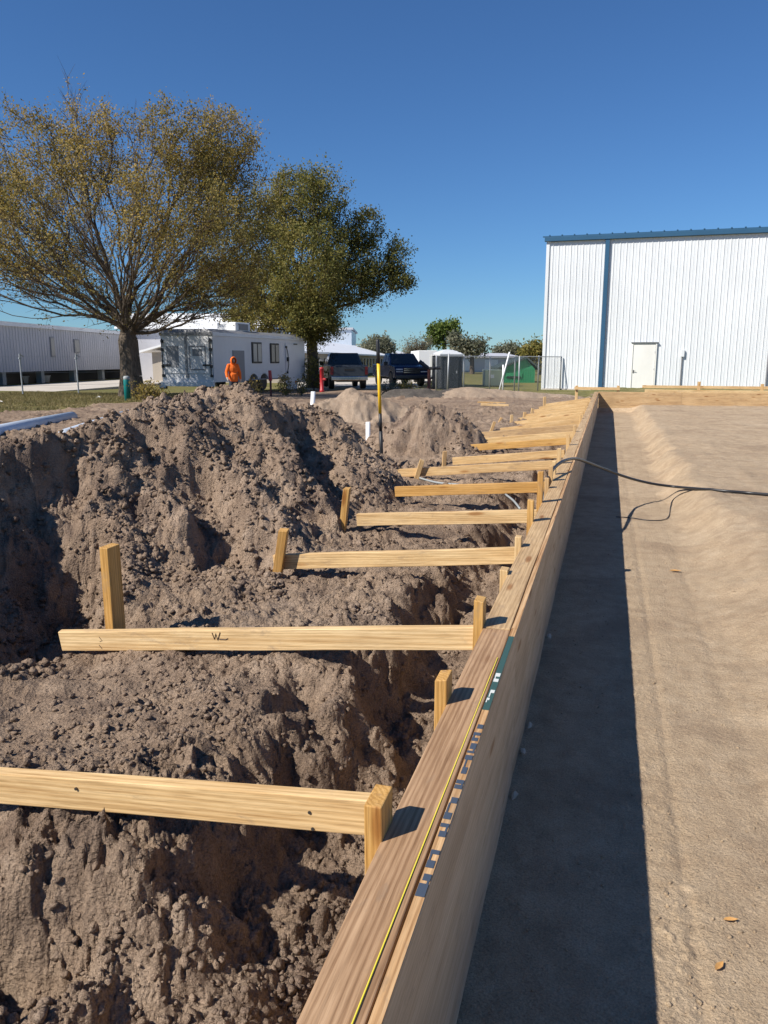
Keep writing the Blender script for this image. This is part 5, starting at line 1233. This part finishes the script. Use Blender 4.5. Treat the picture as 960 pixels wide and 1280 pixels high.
# distant treeline
def treeline():
    rng = np.random.default_rng(77); n = 26000; a = rng.uniform(-60, 45, n); rr = rng.uniform(230, 300, n)
    hgt = 3.0+2.4*gn(a*.35, a*0+1, 5)+1.5*gn(a*1.4, a*0+2, 6)+.8*gn(a*4, a*0, 7); z = rng.random(n)**.8*np.maximum(hgt, .6)*1.1
    t = np.radians(a)+PSI; C = np.stack([-rr*np.sin(t), rr*np.cos(t), z], -1)
    V, Q = leaves_np(C, 1.5, rng); o = np_mesh('far_woods', V, Q, M['leaf_grey'], None, False, np.clip(.35+.25*rng.standard_normal(n), 0, 1)); tag(o, 'hazy low line of far woods along the horizon', 'woods', None, 'stuff')
treeline()
def grass():
    rng = np.random.default_rng(12); n = 60000; X = rng.uniform(-26, -12.5, n); Y = rng.uniform(12, 28, n); nz = gn(X*.35, Y*.35, 401)+.35*gn(X*1.7, Y*1.7, 402)
    k = (X < -13.5+nz*.9-.12*(Y-15)) & (((np.stack([X, Y], -1)-np.array(e0[:2]))@np.array([-DV.y, DV.x])) < -.3); X, Y = X[k], Y[k]
    z = terrain(X, Y)[0]; n = len(X); a = rng.uniform(0, 6.28, n); h = .03+.06*rng.random(n)*(1+.6*gn(X*1.1, Y*1.1, 9)); l = rng.standard_normal((n, 2))*.03; w = .012
    P = np.stack([X, Y, z], -1); dx = np.stack([np.cos(a)*w, np.sin(a)*w, 0*a], -1); T = P+np.stack([l[:, 0], l[:, 1], h], -1)
    V = np.stack([P-dx, P+dx, T], 1).reshape(-1, 3); o = np_mesh('grass', V, np.arange(3*n).reshape(-1, 3), M['blade'], None, False, rng.random(n)); tag(o, 'dry yellowish grass growing on the verge beside the road', 'grass', None, 'stuff')
grass()

# ------------------------------------------------------------------ worker
def worker():
    c = at_d(292, 480, 23.5); g = gz(c.x, c.y); az = math.atan2(-c.y, -c.x)+R(90)+R(22)      # local -Y looks towards the camera, turned a little
    root = empty('person', (c.x, c.y, g), az, 'person in an orange hooded sweatshirt, hood up, standing between the dirt pile and the trailer', 'person')
    s = (at_d(292, 446, 23.5).z-g)/1.74
    def meld(name, add, m, parent, vox, sm=6):
        b = MB(); add(b); o = b.build(name, m, parent, 0, True); o.scale = (s, s, s)
        r_ = o.modifiers.new('meld', 'REMESH'); r_.mode = 'VOXEL'; r_.voxel_size = vox; r_.use_smooth_shade = True
        k = o.modifiers.new('soft', 'SMOOTH'); k.factor = .5; k.iterations = sm; return o
    def limb(b, pts, rs):
        for (p, q), (r0, r1) in zip(zip(pts[:-1], pts[1:]), zip(rs[:-1], rs[1:])): b.tube([p, q], [r0, r1], 12)
        for p, r_ in zip(pts, rs): b.ell(p, (r_, r_, r_), 12, 8)
    AL = [(.175, .01, 1.41), (.265, -.01, 1.14), (.25, -.10, .90)]; AR = [(-.175, .01, 1.41), (-.29, -.03, 1.15), (-.33, -.19, .97)]
    def body(b):
        b.ell((0, -.035, 1.60), (.075, .095, .115)); b.ell((0, -.055, 1.545), (.055, .07, .06)); b.ell((0, -.135, 1.595), (.013, .02, .022)); b.tube([(0, 0, 1.40), (0, -.015, 1.56)], [.065, .055], 12)
        for x in (-.077, .077): b.ell((x, -.02, 1.60), (.012, .022, .032))
        for x in (-.03, .03): b.ell((x, -.118, 1.625), (.014, .012, .009))
        b.ell((0, -.126, 1.548), (.026, .014, .010))
        b.ell((0, 0, 1.25), (.18, .12, .22)); b.ell((0, 0, 1.0), (.16, .11, .16))
        limb(b, AL, (.055, .045, .034)); limb(b, AR, (.055, .045, .034))
        for x in (-.09, .09): limb(b, [(x, 0, .92), (x*1.15, -.02, .50), (x*1.2, .01, .09)], (.09, .065, .045)); b.ell((x*1.25, -.07, .05), (.05, .13, .05))
    meld('body', body, M['skin'], root, .012, 3)
    def hand(side, w, dirv):
        w = Vector(w); d = Vector(dirv).normalized(); ax = Vector((side, 0, 0)); ax = (ax-d*ax.dot(d)).normalized(); nrm = d.cross(ax)
        def add(b):
            b.tube([w-d*.02, w+d*.03, w+d*.085], [.028, .036, .034], 10)
            for i, ln in enumerate((.070, .082, .076, .058)):
                o = w+d*.08+nrm*(.028-.0187*i); b.tube([o, o+d*ln*.45, o+d*ln*.8-ax*.012, o+d*ln-ax*.03], [.0098, .0095, .009, .007], 8)
            o = w+d*.025+nrm*.03; b.tube([o, o+nrm*.03+d*.03, o+nrm*.035+d*.06-ax*.01], [.013, .0115, .009], 8)
        meld('glove', add, M['glove'], root, .006, 2)
    hand(1, AL[2], (0, -.25, -1)); hand(-1, AR[2], (-.1, -.6, -.8))
    def hoodie(b):
        b.ell((0, 0, 1.26), (.20, .145, .22)); b.ell((0, .005, 1.05), (.195, .15, .24)); b.ell((0, .005, 1.37), (.185, .115, .11)); b.tube([(0, .005, .80), (0, .005, .88), (0, .005, 1.1)], [.175, .19, .185], 18)
        limb(b, AL, (.074, .062, .048)); limb(b, AR, (.074, .062, .048)); b.ell((0, .02, 1.46), (.13, .10, .07))
        b.box((0, -.13, .98), (.26, .06, .16))
    h = meld('hoodie', hoodie, M['orange'], root, .014, 5)
    # hood: an open shell round the head
    b = MB(); n = 18; rings = []
    for i in range(9):
        t = i/8; ph = t*1.95; rr = .145*math.sin(min(ph, 1.57))**.8 if ph < 1.57 else .145-.035*(t-.8)/.2
        rings.append((max(.012, rr), .125-t*.265))
    vs = []
    for rr, y in rings: vs += [(rr*.92*math.cos(2*math.pi*j/n), y, 1.615+rr*1.12*math.sin(2*math.pi*j/n)-.02*(rr/.145)) for j in range(n)]
    b.add(vs, [(i*n+j, (i+1)*n+j, (i+1)*n+(j+1) % n, i*n+(j+1) % n) for i in range(8) for j in range(n)]+[tuple(range(n))])
    o = b.build('hood', M['orange'], root, 0, True); o.scale = (s, s, s); k = o.modifiers.new('thick', 'SOLIDIFY'); k.thickness = .014; k = o.modifiers.new('sub', 'SUBSURF'); k.levels = 1; k.render_levels = 1
    def trousers(b):
        b.ell((0, 0, .92), (.175, .125, .13))
        for x in (-.09, .09): limb(b, [(x, 0, .88), (x*1.15, -.02, .50), (x*1.2, .015, .10)], (.105, .082, .072))
    meld('trousers', trousers, M['jeans'], root, .014, 4)
    def boots(b):
        for x in (-.112, .112): b.ell((x, -.06, .055), (.055, .145, .055)); b.tube([(x, .015, .03), (x, .015, .16)], [.06, .058], 12)
    meld('boots', boots, M['black'], root, .012, 2)
worker()

# ------------------------------------------------------------------ light, sky, camera
EL = 42.4
sd = Vector((-math.cos(R(EL))*math.sin(R(45)), -math.cos(R(EL))*math.cos(R(45)), math.sin(R(EL))))
sun = bpy.data.lights.new('sun', 'SUN'); sun.energy = 5.0; sun.angle = R(.53); sun.color = (1, .945, .86)
so = bpy.data.objects.new('sun', sun); col.objects.link(so); so.rotation_mode = 'QUATERNION'; so.rotation_quaternion = (-sd).to_track_quat('-Z', 'Y')
wd = bpy.data.worlds.new('World'); scene.world = wd; wd.use_nodes = True; nt = wd.node_tree
sk = nt.nodes.new('ShaderNodeTexSky'); sk.sky_type = 'NISHITA'; sk.sun_disc = False; sk.sun_elevation = R(EL); sk.sun_rotation = R(225); sk.altitude = 0; sk.air_density = 1.0; sk.dust_density = 0.0; sk.ozone_density = 3.0
bg = nt.nodes['Background']; bg.inputs['Strength'].default_value = .066; mx = nt.nodes.new('ShaderNodeMix'); mx.data_type = 'RGBA'; mx.blend_type = 'MULTIPLY'; mx.inputs[0].default_value = 1; mx.inputs[7].default_value = (.53, .84, 1.20, 1); nt.links.new(sk.outputs[0], mx.inputs[6]); nt.links.new(mx.outputs[2], bg.inputs['Color'])
cd = bpy.data.cameras.new('camera'); co = bpy.data.objects.new('camera', cd); col.objects.link(co); scene.camera = co
cd.sensor_fit = 'VERTICAL'; cd.sensor_height = 36.0; cd.lens = 36.0*F_/1280.0; cd.clip_start = .02; cd.clip_end = 9000
co.location = CAM; co.rotation_mode = 'QUATERNION'; co.rotation_quaternion = Matrix((Rt, Up, -Fw)).transposed().to_quaternion()
vs = scene.view_settings; vs.view_transform = 'Standard'; vs.look = 'None'; vs.exposure = .40; vs.gamma = 1.0; vs.use_curve_mapping = False
scene.cycles.max_bounces = 6; scene.cycles.transparent_max_bounces = 12
